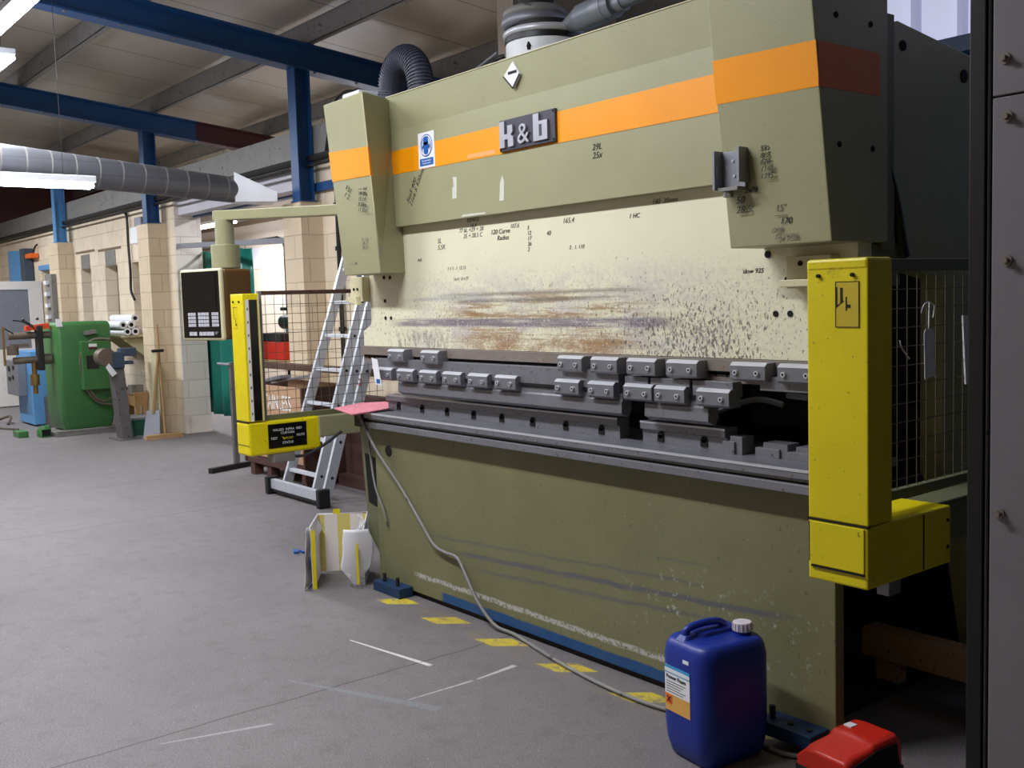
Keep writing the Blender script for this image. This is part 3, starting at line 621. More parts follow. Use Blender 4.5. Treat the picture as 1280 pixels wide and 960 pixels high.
# handwriting
def ink(body, x, y, z, s, m='ink', spin=0, sx=1.08, sp=.95): return text('handwriting', body, (x, y - .0012, z), s, M[m], P, spin=spin, sx=sx, lean=.25, ext=.0004, space=sp)
ink('29L\n25x', -3.205, 3.0, 2.195, .036)
ink('5us5 400\n11ce 5 930ms', -4.61, 3.0, 2.10, .036, spin=.95)
ink('F31\n1 2', -4.93, fy(2.2), 2.20, .04, spin=-.5); ink('50 50s\n14 00s\n15 14\n8 28m\n11 5hm', -4.80, fy(2.17) , 2.185, .030, spin=-.12, sp=.95)
ink('4 . 12 -\n14  7\n16 11', -4.84, fy(1.92), 1.92, .026, 'inkp', sp=.8); ink('--- . 88', -5.0, fy(1.80), 1.80, .026, 'inkp')
ink('595\n815\n870\n1148\n1395', -2.205, fy(2.05) - .010, 2.055, .024, sp=.95)
ink('2x06', -2.285, fy(1.93) - .008, 1.925, .026); ink('50\n28.5', -2.325, fy(1.9) - .008, 1.893, .034)
ink('15°', -2.165, fy(1.85) - .012, 1.855, .030, 'inkp'); ink('170', -2.150, fy(1.81) - .012, 1.812, .030); ink('___', -2.165, fy(1.84) - .012, 1.843, .03)
ink('C09\n  04 7C06', -2.185, fy(1.79) - .012, 1.785, .024, 'inkp')
for a in (('5\n12\n17\n26\n2', -3.705, 1.905, .026, 'ink'), ('77 6L +29 + 28\n    25 + 28.5 C', -4.24, 1.925, .030, 'inkp'), ('120 Curve\n     Radius', -3.98, 1.90, .032, 'ink'), ('107.6', -3.83, 1.92, .028, 'inkp'),
          ('ESPACE\n   16.4', -4.17, 1.972, .028, 'inkp'), ('SL\nS.5K', -4.43, 1.885, .034, 'inkp'), ('165.4', -3.46, 1.915, .032, 'inkp'), ('1 HC', -3.05, 1.905, .026, 'ink'), ('140  30mm', -2.92, 1.95, .028, 'inkp'),
          ('40', -3.57, 1.87, .028, 'inkp'), ('4rB', -4.62, 1.80, .024, 'inkp'), ('slow 925', -2.47, 1.660, .024, 'ink')):
    ink(a[0], a[1], 3.05, a[2], a[3], a[4])
for (x, z, t, m) in ((-4.35, 1.745, '1 1 1 . 1  12 11', 'inkp'), (-4.3, 1.69, '1a+1 11+77', 'inkp'), (-3.42, 1.80, '2 . 1. 110', 'inkp')): ink(t, x, 3.05, z, .024, m)

# clamps: one built with parts, the others copied from it
obj('ram_foot', B().box(-5.21, -1.99, 3.047, 3.05, 1.336, 1.347), M['dark'], ram)
rail = obj('clamp_rail', B().box(-5.2, -1.99, 3.02, 3.10, 1.30, 1.345).box(-5.2, -1.99, 3.04, 3.10, 1.255, 1.30), M['steel_rust'], P)
ticks = B().box(-5.19, -2.0, 3.036, 3.0405, 1.285, 1.301)
for k in range(60): ticks.box(-5.14 + k * .053, -5.135 + k * .053, 3.036, 3.041, 1.277, 1.292)
obj('rail_marks', ticks, M['hole'], rail)
UP = [(-4.820, -4.655), (-4.497, -4.329), (-3.421, -3.262), (-3.208, -3.052), (-2.995, -2.836), (-2.779, -2.622), (-2.463, -2.305), (-2.253, -2.10)]
LO = [(-4.945, -4.785), (-4.735, -4.569), (-4.519, -4.357), (-4.307, -4.142), (-4.090, -3.925), (-3.875, -3.715), (-3.444, -3.285), (-3.231, -3.071), (-3.016, -2.874), (-2.844, -2.685), (-2.627, -2.473)]
def clamp(x0, z1):
    w = .158; pr = [(2.977, z1), (2.962, z1 - .011), (2.962, z1 - .060), (2.972, z1 - .068), (3.03, z1 - .068), (3.03, z1)]
    c = obj('tool_clamp', B().prism(pr, 'x', x0, x0 + w), M['steel'], P, bevel=.002)
    obj('clamp_edge_highlight', B().hexa([(x0 + .001, 2.961, z1 - .0118), (x0 + w - .001, 2.961, z1 - .0118), (x0 + w - .001, 2.974, z1 - .0118), (x0 + .001, 2.974, z1 - .0118), (x0 + .001, 2.9755, z1 + .0006), (x0 + w - .001, 2.9755, z1 + .0006), (x0 + w, 2.99, z1 + .0006), (x0, 2.99, z1 + .0006)]), M['steel_br'], c)  # light caught by the top chamfer, painted as a bright strip
    for f in (.18, .78):
        x = x0 + w * f
        s = obj('socket_screw', B().cyl((x, 2.953, z1 - .036), (x, 2.966, z1 - .036), .0095, seg=14), M['steel_br'], c, smooth=True)
    for f in (.18, .78): obj('socket', B().cyl((x0 + w * f, 2.9525, z1 - .036), (x0 + w * f, 2.954, z1 - .036), .0052, seg=6), M['hole'], c)
    return c
c0 = clamp(UP[0][0], 1.340)
def cclamp(x, z):
    c = c0.copy(); C.objects.link(c); c.parent = P; c.location = (x - UP[0][0], 0, z - 1.340)
    for ch in list(c0.children): d = ch.copy(); C.objects.link(d); d.parent = c
for u in UP[1:]: cclamp(u[0], 1.340)
for u in LO: cclamp(u[0], 1.237)
# adapter segments between the clamp rows
for i, (a, b_) in enumerate([(-5.0, -3.072), (-3.035, -2.905), (-2.89, -2.685), (-2.67, -2.475)]):
    obj('tool_adapter', B().box(a, b_, 2.992, 3.05, 1.205, 1.284 if i == 0 else 1.264), M['steel'], P, bevel=.002)
obj('tool_adapter', B().box(-2.35, -2.0, 2.99, 3.05, 1.24, 1.29), M['steel'], P, bevel=.002)
obj('tool_slot', B().box(-4.77, -3.075, 2.9895, 2.995, 1.193, 1.207), M['hole'], P)
obj('tool_slot', B().box(-2.92, -2.60, 2.9895, 2.995, 1.193, 1.205), M['hole'], P)
# punches
def punch(a, b_, lb):
    pr = [(2.998, 1.19), (2.998, 1.165), (2.992, 1.158), (2.990, 1.108), (3.022, 1.092), (3.034, 1.092), (3.05, 1.12), (3.05, 1.19)]
    p = obj('punch', B().prism(pr, 'x', a, b_), M['steel'], None, bevel=.001)
    tag(p, lb, 'press tool', 'upper punches in the clamps')
punch(-4.77, -3.056, 'long steel punch filling the clamps from the left end of the press')
punch(-2.925, -2.593, 'short steel punch right of the gap in the upper tooling')
# dies
def die(a, b_, lb, z1=1.078, notches=()):
    t = thing('die', lb, 'press tool', ((a + b_) / 2, 3.08, .988), 'bottom dies on the press table')
    pr = [(3.06, .988), (3.06, 1.040), (3.045, 1.046), (3.045, z1), (3.075, z1), (3.082, z1 - .012), (3.089, z1), (3.12, z1), (3.12, .988)]
    obj('die_block', B().prism(pr, 'x', a, b_), M['steel'], t, bevel=.001)
    obj('die_edge_highlight', B().box(a, b_, 3.0435, 3.05, z1 - .007, z1 + .0008), M['steel_br'], t)  # bright strip painting the highlight on the die's top edge
    for x in notches: obj('key_slot', B().box(x - .016, x + .018, 3.055, 3.062, .998, 1.026).cyl((x + .002, 3.055, 1.026), (x + .002, 3.062, 1.026), .014, seg=14), M['hole'], t)
die(-4.99, -3.14, 'long bottom die with eight key slots on the left of the press table', notches=(-4.879, -4.646, -4.413, -4.181, -3.952, -3.718, -3.484, -3.252))
die(-3.005, -2.56, 'shorter bottom die with two key slots right of the gap', notches=(-2.903, -2.675))
def small_die(a, b_, lb, z1, y=3.06):
    tag(obj('die', B().box(a + .0, b_ - .03, y, y + .05, .988, z1 - .02).box(a + .03, b_, y + .01, y + .08, .988, z1), M['steel'], bevel=.001), lb, 'press tool', 'bottom dies on the press table')
small_die(-2.56, -2.474, 'small stepped die block right beside the shorter bottom die', 1.055, 3.03)
small_die(-2.43, -2.293, 'low stepped die block halfway between the small die and the yellow guard', 1.040)
small_die(-2.286, -2.08, 'low stepped die block next to the yellow guard post', 1.036)

# things on top of the press
hz = B().tube([(-5.06, 3.2, 2.601), (-5.06, 3.2, 2.74), (-5.03, 3.2, 2.85), (-4.95, 3.2, 2.915), (-4.86, 3.2, 2.915), (-4.78, 3.2, 2.85), (-4.75, 3.2, 2.74), (-4.75, 3.2, 2.6)], .068, 20)
ho = obj('flexible_hose', hz, M['hose'], smooth=True); tag(ho, 'dark ribbed flexible hose arching over the left end of the press', 'hose')
pts = [Vector(p) for p in [(-5.06, 3.2, 2.62), (-5.06, 3.2, 2.74), (-5.03, 3.2, 2.85), (-4.95, 3.2, 2.915), (-4.86, 3.2, 2.915), (-4.78, 3.2, 2.85), (-4.75, 3.2, 2.74), (-4.75, 3.2, 2.6)]]
def resamp(P_, n):
    Q = []
    for i in range(len(P_) - 1):
        p0 = P_[max(i - 1, 0)]; p1 = P_[i]; p2 = P_[i + 1]; p3 = P_[min(i + 2, len(P_) - 1)]
        for k in range(40):
            t = k / 40; Q.append(.5 * ((2 * p1) + (p2 - p0) * t + (2 * p0 - 5 * p1 + 4 * p2 - p3) * t * t + (3 * p1 - p0 - 3 * p2 + p3) * t ** 3))
    L = [0]
    for a, b_ in zip(Q, Q[1:]): L.append(L[-1] + (b_ - a).length)
    out = []
    for k in range(n):
        s = L[-1] * k / (n - 1); i = min(range(len(L)), key=lambda j: abs(L[j] - s)); i = min(max(i, 1), len(Q) - 2)
        out.append((Q[i], (Q[i + 1] - Q[i - 1]).normalized()))
    return out
rb = B()
for p, dr in resamp(pts, 50): rb.cyl(p - dr * .003, p + dr * .003,   .074, seg=24)
obj('ribs', rb, M['hose'], ho)
tag(obj('plastic_box', B().box(-5.36, -5.17, 3.06, 3.3, 2.6, 2.79), M['white'], bevel=.01), 'small white box on the left corner of the press top', 'box')
CX = -4.19
t = thing('hydraulic_cylinder', 'silver cylinder with steel clamp rings standing on top of the press', 'cylinder', (CX, 3.6, 2.6))
obj('drum', B().cyl((CX, 3.6, 2.6), (CX, 3.6, 2.90), .20, seg=48), M['white'], t, smooth=True, bevel=.006)
obj('drum_gasket', B().cyl((CX, 3.6, 2.90), (CX, 3.6, 2.925), .205, seg=48), M['black'], t, smooth=True)
obj('clamp_ring', B().torus((CX, 3.6, 2.945), .195, .02), M['steel_br'], t, smooth=True)
obj('flange', B().cyl((CX, 3.6, 2.925), (CX, 3.6, 3.0), .155, seg=40), M['dark'], t, smooth=True)
obj('clamp_ring', B().torus((CX - .07, 3.6, 3.02), .145, .032, 48, 12), M['galv'], t, smooth=True)
obj('clamp_ring', B().torus((CX - .07, 3.6, 3.065), .140, .028, 48, 12), M['galv_d'], t, smooth=True)
obj('lid', B().cyl((CX - .07, 3.6, 3.01), (CX - .07, 3.6, 3.085), .15, seg=40), M['galv'], t, smooth=True)
obj('stack', B().cyl((CX - .06, 3.6, 3.08), (CX - .06, 3.6, 3.9), .095, seg=24), M['dark'], t, smooth=True)
text('drum_marking', 'LP', (CX - .125, 3.435, 2.78), .06, M['lblue'], t)
obj('drum_arrow', B().prism([(CX + .075, 2.85), (CX + .105, 2.85), (CX + .09, 2.875)], 'y', 3.415, 3.425).box(CX + .082, CX + .098, 3.415, 3.425, 2.835, 2.851), M['hole'], t)
t = thing('exhaust_pipe', 'grey plastic pipe with taped collar leaving the cylinder to the right', 'pipe', (-3.9, 3.6, 2.9))
obj('reducer', B().cyl((-4.02, 3.6, 2.955), (-3.89, 3.6, 2.97), .03, .066, seg=24), M['galv'], t, smooth=True)
obj('pipe_body', B().tube([(-3.90, 3.6, 2.97), (-3.76, 3.6, 2.98), (-3.66, 3.6, 2.985)], .066, 24), M['greypvc'], t, smooth=True)
obj('pipe_tail', B().tube([(-3.68, 3.6, 2.985), (-3.4, 3.6, 3.0), (-2.6, 3.62, 3.03)], .042, 20), M['greypvc'], t, smooth=True)
for a, b_, r in ((-3.78, -3.71, .069), (-3.64, -3.60, .047)): obj('tape_collar', B().cyl((a, 3.6, 2.98), (b_, 3.6, 2.984), r, seg=24), M['galv'], t, smooth=True)
tag(obj('spare_rod', B().tube([(-4.82, 3.45, 2.79), (-4.76, 3.47, 2.80), (-4.46, 3.5, 2.90)], .008, smooth=False).box(-4.87, -4.80, 3.43, 3.5, 2.6, 2.82), M['galv'],), 'thin grey conduit rising to the cylinder on the press top', 'conduit')
b = B().tube([(-5.0, 3.6, 2.78), (-4.7, 3.55, 2.80), (-4.55, 3.55, 2.88), (-4.5, 3.58, 2.90)], .012).tube([(-5.1, 3.55, 2.72), (-4.85, 3.5, 2.80), (-4.6, 3.5, 2.74)], .010).cyl((-4.72, 3.55, 2.6), (-4.72, 3.55, 2.86), .02)
tag(obj('hydraulic_pipes', b, M['black']), 'black hydraulic pipes lying between the hose and the cylinder', 'pipe')
b = B()
for k in range(4): b.tube([(-8.75 + k * .03, 4.79, 2.97), (-8.45 + k * .02, 4.76, 3.42 - k * .05), (-8.0, 4.76, 3.40 - k * .05), (-7.5, 4.79, 2.97)], .012)
tag(obj('cable_bundle', b, M['dark'], smooth=True), 'dark cables looping beside the nearest blue column above the wall', 'cable')
# ================================================================ light curtains and guards
def curtain_right():
    t = thing('light_curtain', 'tall yellow light curtain post right of the press, with a worn pictogram sticker', 'safety light curtain', (-1.69, 2.55, .77))
    p = obj('post', B().box(-1.783, -1.590, 2.482, 2.60, .945, 1.655), M['yellow'], t, bevel=.004)
    obj('cap', B().box(-1.784, -1.589, 2.480, 2.60, 1.645, 1.678), M['yellow'], t, bevel=.008)
    obj('foot_box', B().box(-1.783, -1.590, 2.480, 2.915, .768, .942), M['yellow'], t, bevel=.006)
    obj('foot_cover', B().box(-1.775, -1.600, 2.476, 2.482, .812, .938), M['yellow'], t, bevel=.002)
    obj('seam', B().box(-1.784, -1.589, 2.479, 2.49, .941, .946).box(-1.77, -1.6, 2.4745, 2.48, .806, .811).box(-1.7785, -1.7765, 2.478, 2.483, .82, .935), M['hole'], t)
    obj('side_seam', B().box(-1.591, -1.588, 2.76, 2.764, .775, .936), M['hole'], t)
    sb = B()
    for x in (-1.743, -1.635): sb.cyl((x, 2.474, 1.632), (x, 2.484, 1.632), .0055, seg=10)
    for z in (.90, .82): sb.cyl((-1.592, 2.895, z), (-1.587, 2.895, z), .006, seg=10)
    obj('screws', sb, M['hole'], t)
    s = obj('warning_sticker', B().box(-1.690, -1.616, 2.4805, 2.4822, 1.49, 1.615), M['inky'], t)
    obj('sticker_print', B().box(-1.690, -1.616, 2.4795, 2.4805, 1.490, 1.4915).box(-1.690, -1.616, 2.4795, 2.4805, 1.6135, 1.615).box(-1.690, -1.6885, 2.4795, 2.4805, 1.49, 1.615).box(-1.6175, -1.616, 2.4795, 2.4805, 1.49, 1.615)
        .box(-1.688, -1.684, 2.4793, 2.4805, 1.545, 1.60).prism([(-1.674, 1.555), (-1.667, 1.56), (-1.667, 1.598), (-1.674, 1.598)], 'y', 2.4793, 2.4805).box(-1.657, -1.654, 2.4793, 2.4805, 1.535, 1.573).box(-1.655, -1.643, 2.4793, 2.4805, 1.543, 1.552)
        .bar((-1.688, 2.480, 1.545), (-1.664, 2.480, 1.562), .001, .0025), M['ink'], s)
    obj('junction_plug', B().box(-1.64, -1.60, 2.60, 2.66, .725, .77), M['galv'], t, bevel=.003)
    return t
curtain_right()
def curtain_left():
    t = thing('light_curtain', 'yellow light curtain post left of the press, with black sensor strip and black label', 'safety light curtain', (-5.63, 2.6, .75))
    x1 = -5.575; x0 = -5.745
    obj('post', B().box(x0, x1, 2.485, 2.585, .93, 1.665), M['yellow'], t, bevel=.005)
    obj('foot_box', B().box(x0, x1, 2.482, 2.94, .730, .925), M['yellow'], t, bevel=.012)
    obj('sensor_window', B().box(x1, x1 + .002, 2.522, 2.570, .935, 1.63), M['glossblk'], t)
    obj('scale_strip', B().box(x1, x1 + .0015, 2.500, 2.519, .935, 1.63), M['paper'], t)
    sc = B()
    for k in range(9): sc.box(x1 + .0015, x1 + .0022, 2.506, 2.514, .97 + k * .075, .985 + k * .075)
    obj('scale_marks', sc, M['inkp'], t)
    obj('window_lip', B().box(x1, x1 + .004, 2.575, 2.583, .93, 1.655), M['cream'], t)
    obj('seam', B().box(x0 + .004, x1 + .001, 2.4815, 2.486, .925, .931).box(x0 + .004, x1 + .001, 2.4808, 2.4825, .79, .793), M['hole'], t)
    obj('screws', B().cyl((-5.70, 2.478, 1.62), (-5.70, 2.487, 1.62), .006, seg=10).cyl((-5.62, 2.478, 1.62), (-5.62, 2.487, 1.62), .006, seg=10), M['hole'], t)
    obj('sticker', B().box(-5.71, -5.66, 2.483, 2.4852, 1.47, 1.59), M['yellow'], t)
    obj('sticker_print', B().box(-5.70, -5.696, 2.482, 2.4845, 1.52, 1.585).box(-5.68, -5.675, 2.482, 2.4845, 1.48, 1.53).box(-5.675, -5.665, 2.482, 2.4845, 1.485, 1.495).box(-5.71, -5.66, 2.482, 2.4845, 1.588, 1.591), M['ink'], t)
    l = obj('status_label', B().box(x1, x1 + .0025, 2.60, 2.845, .765, .905), M['glossblk'], t); l['label'] = 'black label with white lettering'
    def tx(s, y, z, sz, m='inkw', al='CENTER'): text('lettering', s, (x1 + .003, y, z), sz, M[m], l, 'x', align=al, ext=.0004, sx=1.0)
    tx('WILSED  INFRA  RED', 2.722, .863, .020); tx('CURTAIN', 2.722, .843, .020)
    tx('TEST', 2.635, .815, .020); tx('MUTE', 2.805, .822, .020); tx('STATUS', 2.722, .785, .020); tx('WILSED', 2.728, .812, .017, 'inky')
    obj('logo_mark', B().prism([(2.685, .828), (2.69, .828), (2.702, .812), (2.698, .808)], 'x', x1 + .0025, x1 + .0035), M['inky'], l)
    obj('junction_box', B().box(-5.67, -5.58, 2.63, 2.77, .675, .730), M['galv_d'], t, bevel=.008)
    obj('lead', B().tube([(-5.59, 2.77, .70), (-5.57, 2.84, .705), (-5.54, 2.95, .76), (-5.50, 3.04, .83)], .009), M['black'], t, smooth=True)
    return t
curtain_left()
def guard(x, y0, y1, z0, z1, label, ys, zs, top, left):
    t = thing('mesh_guard', label, 'guard', (x, (y0 + y1) / 2, z0), None)
    b = B(); y = y0 + ys * .5
    while y < y1: b.tube([(x, y, z0), (x, y, z1)], .0017, 5, False); y += ys
    z = z0 + zs * .5
    while z < z1: b.tube([(x + .003, y0, z), (x + .003, y1, z)], .0017, 5, False); z += zs
    obj('wire_mesh', b, M['wire'], t)
    obj('top_rail', B().box(x - .012, x + .012, y0, y1, z1, z1 + top), M['brown'] if left else M['olive_dark'], t, bevel=.002)
    obj('bottom_rail', B().box(x - .012, x + .012, y0, y1, z0 - .028, z0), M['olive_dark'], t, bevel=.002)
    obj('edge_post', B().box(x - .012, x + .012, y0 - .02, y0, z0 - .028, z1 + top), M['olive_dark'] if not left else M['galv_d'], t)
    return t
guard(-5.63, 2.62, 3.42, .955, 1.655, 'wire mesh side guard between the left yellow post and the press', .056, .056, .024, True)
guard(-1.665, 2.615, 3.55, 1.005, 1.64, 'wire mesh side guard behind the right yellow post, hung with paper tags', .053, .0555, .036, False)
arm = tag(obj('guard_arm', B().box(-5.66, -5.56, 2.925, 3.5, .80, .925).box(-5.57, -5.16, 3.3, 3.4, .80, .925), M['olive'], bevel=.006), 'olive steel arm carrying the left guard from the press', 'bracket')
tag(obj('guard_arm', B().box(-1.75, -1.66, 2.918, 3.6, .80, .925).box(-1.99, -1.75, 3.45, 3.55, .8, .925).box(-1.76, -1.65, 2.9, 3.6, .925, .935), M['olive_dark'], bevel=.006), 'dull olive steel arm carrying the right guard beside the dark gap', 'bracket')
t = thing('paper_tag', 'white paper tag tied by string to the right mesh guard', 'tag', (-1.655, 2.9, 1.32))
b = B().prism([(2.877, 1.455), (2.885, 1.468), (2.93, 1.468), (2.937, 1.455), (2.935, 1.39), (2.945, 1.325), (2.882, 1.318), (2.88, 1.38)], 'x', -1.657, -1.6555)
obj('card', b, M['paper'], t)
obj('string', B().tube([(-1.657, 2.905, 1.46), (-1.657, 2.906, 1.50), (-1.657, 2.908, 1.546)], .0022).tube([(-1.657, 2.862, 1.515), (-1.657, 2.878, 1.54), (-1.657, 2.902, 1.548)], .0016).tube([(-1.657, 2.908, 1.546), (-1.657, 2.935, 1.535), (-1.657, 2.928, 1.50)], .0016), M['paper'], t)
tag(obj('wire_offcut', B().tube([(-1.655, 2.745, 1.44), (-1.655, 2.755, 1.42), (-1.655, 2.795, 1.385)], .0022, 6), M['paper']), 'bent white cable tie poking through the right mesh guard near the yellow post', 'cable tie')
tag(obj('paper_sheet', B().hexa([(-1.66, 3.12, 1.285), (-1.66, 3.16, 1.28), (-1.655, 3.16, 1.28), (-1.655, 3.12, 1.285), (-1.66, 3.10, 1.50), (-1.66, 3.16, 1.50), (-1.655, 3.16, 1.50), (-1.655, 3.10, 1.50)]), M['paper']), 'white paper strip on the right mesh guard by the grey panel', 'paper')
t = thing('paper_tag', 'white paper tag with a blue mark hanging at the left end of the clamps', 'tag', (-4.88, 2.93, 1.14))
obj('card', B().hexa([(-4.895, 2.925, 1.15), (-4.83, 2.925, 1.14), (-4.83, 2.927, 1.14), (-4.895, 2.927, 1.15), (-4.925, 2.925, 1.293), (-4.865, 2.925, 1.285), (-4.865, 2.927, 1.285), (-4.925, 2.927, 1.293)]), M['paper'], t)
obj('tag_print', B().box(-4.88, -4.845, 2.9235, 2.925, 1.155, 1.178), M['signblue'], t)

# ================================================================ control pendant
t = thing('control_pendant', 'control box with dark screen and keypads hanging from a swing arm', 'control panel', (-6.22, 2.61, 1.4))
def pend(name, b, m, **k): return obj(name, b, m, t, **k)
cx, cy, w, dpt, zb_, zt = -6.22, 2.61, .38, .235, 1.395, 1.825
cb = pend('case', B().box(cx - w / 2, cx + w / 2, cy - dpt / 2 + .02, cy + dpt / 2, zb_, zt), M['brownbox'], bevel=.02, seg=3)
fr = pend('bezel', B().box(cx - w / 2 - .004, cx + w / 2 + .004, cy - dpt / 2 - .012, cy - dpt / 2 + .02, zb_ - .004, zt + .004), M['cream'], bevel=.014, seg=3)
yf = cy - dpt / 2 - .013
sc = pend('front_panel', B().box(cx - w / 2 + .012, cx + w / 2 - .012, yf - .001, yf + .004, zb_ + .012, zt - .012), M['glossblk'], bevel=.004)
obj('screen', B().box(cx - .14, cx + .15, yf - .003, yf, 1.585, 1.79), M['glossblk'], sc)
kb = B()
def keys(xa, xb, za, zb2, nx, nz):
    dx = (xb - xa) / nx; dz = (zb2 - za) / nz
    for i in range(nx):
        for j in range(nz): kb.box(cx + xa + dx * i + .002, cx + xa + dx * (i + 1) - .002, yf - .004, yf, za + dz * j + .002, za + dz * (j + 1) - .002)
keys(-.125, -.05, 1.475, 1.565, 3, 4); keys(-.03, .075, 1.475, 1.565, 4, 4); keys(.10, .165, 1.475, 1.565, 3, 4); keys(-.12, -.045, 1.42, 1.447, 2, 1); keys(-.025, .115, 1.42, 1.447, 4, 1)
obj('keypad', kb, M['key'], sc)
obj('key_switch', B().cyl((cx + .145, yf - .012, 1.437), (cx + .145, yf, 1.437), .009), M['galv'], sc)
t.rotation_euler = (0, 0, math.radians(16))
ta = thing('swing_arm', 'olive swing arm with a thick post carrying the control box out from the press', 'arm', (-6.18, 2.66, 1.83))
obj('socket', B().cyl((-6.18, 2.66, 1.831), (-6.18, 2.66, 1.975), .087, seg=32), M['olive'], ta, smooth=True, bevel=.003)
obj('post', B().cyl((-6.18, 2.66, 1.975), (-6.18, 2.66, 2.13), .058, seg=32), M['olive'], ta, smooth=True)
obj('arm_tube', B().bar((-6.24, 2.64, 2.158), (-5.09, 3.13, 2.125), .08, .062), M['olive'], ta, bevel=.006)

# ================================================================ on and by the press
t = thing('pink_cloth', 'folded pink cloth lying on the left end of the press table', 'cloth', (-5.1, 3.0, .99))
b = B().prism([(-5.26, 2.865), (-4.88, 2.765), (-4.91, 2.88), (-5.0, 3.12), (-5.13, 3.22), (-5.32, 3.24), (-5.38, 3.1)], 'z', .992, 1.002)
obj('cloth', b, M['pink'], t, bevel=.004)
obj('pad', B().box(-5.08, -4.93, 2.90, 3.1, .989, .992), M['black'], t)
tag(obj('end_block', B().box(-5.10, -5.001, 2.90, 3.02, .905, .989), M['black'], bevel=.004), 'black block at the left end of the press table under the pink cloth', 'block')
b = B().tube([(-5.04, 2.895, .985), (-4.90, 2.91, .80), (-4.71, 2.945, .60), (-4.55, 2.95, .45), (-4.43, 2.955, .335), (-4.33, 2.955, .31), (-4.21, 2.95, .30), (-4.12, 2.94, .22), (-4.02, 2.93, .12), (-3.9, 2.94, .03), (-3.75, 2.95, .014), (-3.35, 2.865, .012), (-2.99, 2.816, .012), (-2.7, 2.82, .012), (-2.45, 2.90, .012), (-2.2, 2.835, .012), (-2.08, 2.87, .012), (-2.0, 2.95, .02)], .0085, 10)
tag(obj('power_cable', b, M['galv_d'], smooth=True), 'grey cable hanging down the front of the press and along the floor to the pedal', 'cable')
b = B().tube([(-5.13, 3.0, .88), (-5.10, 2.995, .74), (-5.02, 2.97, .57), (-4.93, 2.965, .44), (-4.90, 2.97, .35)], .006, 8)
tag(obj('thin_cable', b, M['galv_d'], smooth=True), 'thin cable hanging over the slot at the left end of the press bed', 'cable')

# jerrycan
def rr(cx, cy, w, d, z, r, n=7):
    pts = []
    for (sx, sy, a0) in ((1, 1, 0), (-1, 1, 90), (-1, -1, 180), (1, -1, 270)):
        for k in range(n):
            a = math.radians(a0 + 90 * k / (n - 1)); pts.append(Vector((cx + sx * (w / 2 - r) + r * math.cos(a), cy + sy * (d / 2 - r) + r * math.sin(a), z)))
    return pts
jc = (-2.325, 2.70, 0)
t = thing('jerrycan', 'blue plastic jerrycan with a pale cap standing in front of the press', 'jerrycan', jc)
W_, D_ = .245, .305
prof_ = [(0, .80, .05), (.012, .87, .05), (.06, .96, .052), (.12, 1.0, .055), (.36, 1.0, .055), (.39, .975, .06), (.408, .92, .06), (.418, .84, .055), (.420, .70, .05)]
rings = [rr(jc[0], jc[1], W_ * s, D_ * s, z, r * s) for z, s, r in prof_]
body = obj('body', B().loft(rings), M['canblue'], t, smooth=True)
# handle ridge with a grip along the depth of the can
hd = B().loft([rr(jc[0] - .03, jc[1] - .11 + 0, .06, .05, .415, .02), rr(jc[0] - .03, jc[1] - .10, .045, .04, .432, .015)])
obj('handle_foot', hd, M['canblue'], t, smooth=True)
obj('handle_foot', B().loft([rr(jc[0] - .02, jc[1] + .055, .06, .05, .415, .02), rr(jc[0] - .02, jc[1] + .045, .045, .04, .436, .015)]), M['canblue'], t, smooth=True)
obj('handle', B().tube([(jc[0] - .03, jc[1] - .11, .412), (jc[0] - .03, jc[1] - .10, .445), (jc[0] - .028, jc[1] - .07, .456), (jc[0] - .025, jc[1] - .02, .460), (jc[0] - .022, jc[1] + .03, .456), (jc[0] - .02, jc[1] + .055, .442), (jc[0] - .02, jc[1] + .065, .412)], .013, 12), M['canblue'], t, smooth=True)
obj('shoulder', B().loft([rr(jc[0] - .05, jc[1] + .02, .12, .20, .412, .04), rr(jc[0] - .05, jc[1] + .02, .11, .18, .432, .04), rr(jc[0] - .05, jc[1] + .02, .08, .14, .438, .03)]), M['canblue'], t, smooth=True)
capx, capy = jc[0] + .045, jc[1] + .085
obj('neck', B().cyl((capx, capy, .415), (capx, capy, .432), .03, seg=28), M['canblue'], t, smooth=True)
cp = obj('cap', B().cyl((capx, capy, .430), (capx, capy, .462), .034, .032, seg=32), M['cap'], t, smooth=True, bevel=.003)
rib = B()
for k in range(16):
    a = 2 * PI * k / 16; rib.cyl((capx + .034 * math.cos(a), capy + .034 * math.sin(a), .432), (capx + .033 * math.cos(a), capy + .033 * math.sin(a), .458), .002, seg=5)
obj('cap_ribs', rib, M['cap'], cp)
yl = jc[1] - D_ / 2
lx0, lx1 = jc[0] - .085, jc[0] + .045
lab = obj('label', B().box(lx0, lx1, yl - .0012, yl + .002, .165, .325), M['lorange'], t)
obj('label_band', B().box(lx0, lx1, yl - .002, yl, .298, .325), M['lblue'], lab)
obj('label_top', B().box(lx0, lx1, yl - .0026, yl, .302, .315), M['paper'], lab)
obj('label_field', B().box(lx0, lx1, yl - .0016, yl, .225, .298), M['paper'], lab)
text('label_lettering', 'Power Foam', (lx0 + .008, yl - .0025, .280), .019, M['ink'], lab, sx=1.05)
for k in range(5): obj('print_line', B().box(lx0 + .008, lx0 + .108 - (k % 3) * .012, yl - .0022, yl, .268 - k * .009, .2705 - k * .009), M['inkp'], lab)
obj('hazard_mark', B().box(lx0 + .006, lx0 + .036, yl - .0025, yl, .19, .222), M['hazor'], lab)
obj('hazard_cross', B().bar((lx0 + .012, yl - .003, .196), (lx0 + .030, yl - .003, .216), .001, .004).bar((lx0 + .012, yl - .003, .216), (lx0 + .030, yl - .003, .196), .001, .004), M['ink'], lab)
obj('small_label', B().box(jc[0] + .01, jc[0] + .04, yl - .0012, yl + .001, .352, .364), M['paper'], t)
t.rotation_euler = (0, 0, math.radians(-8))

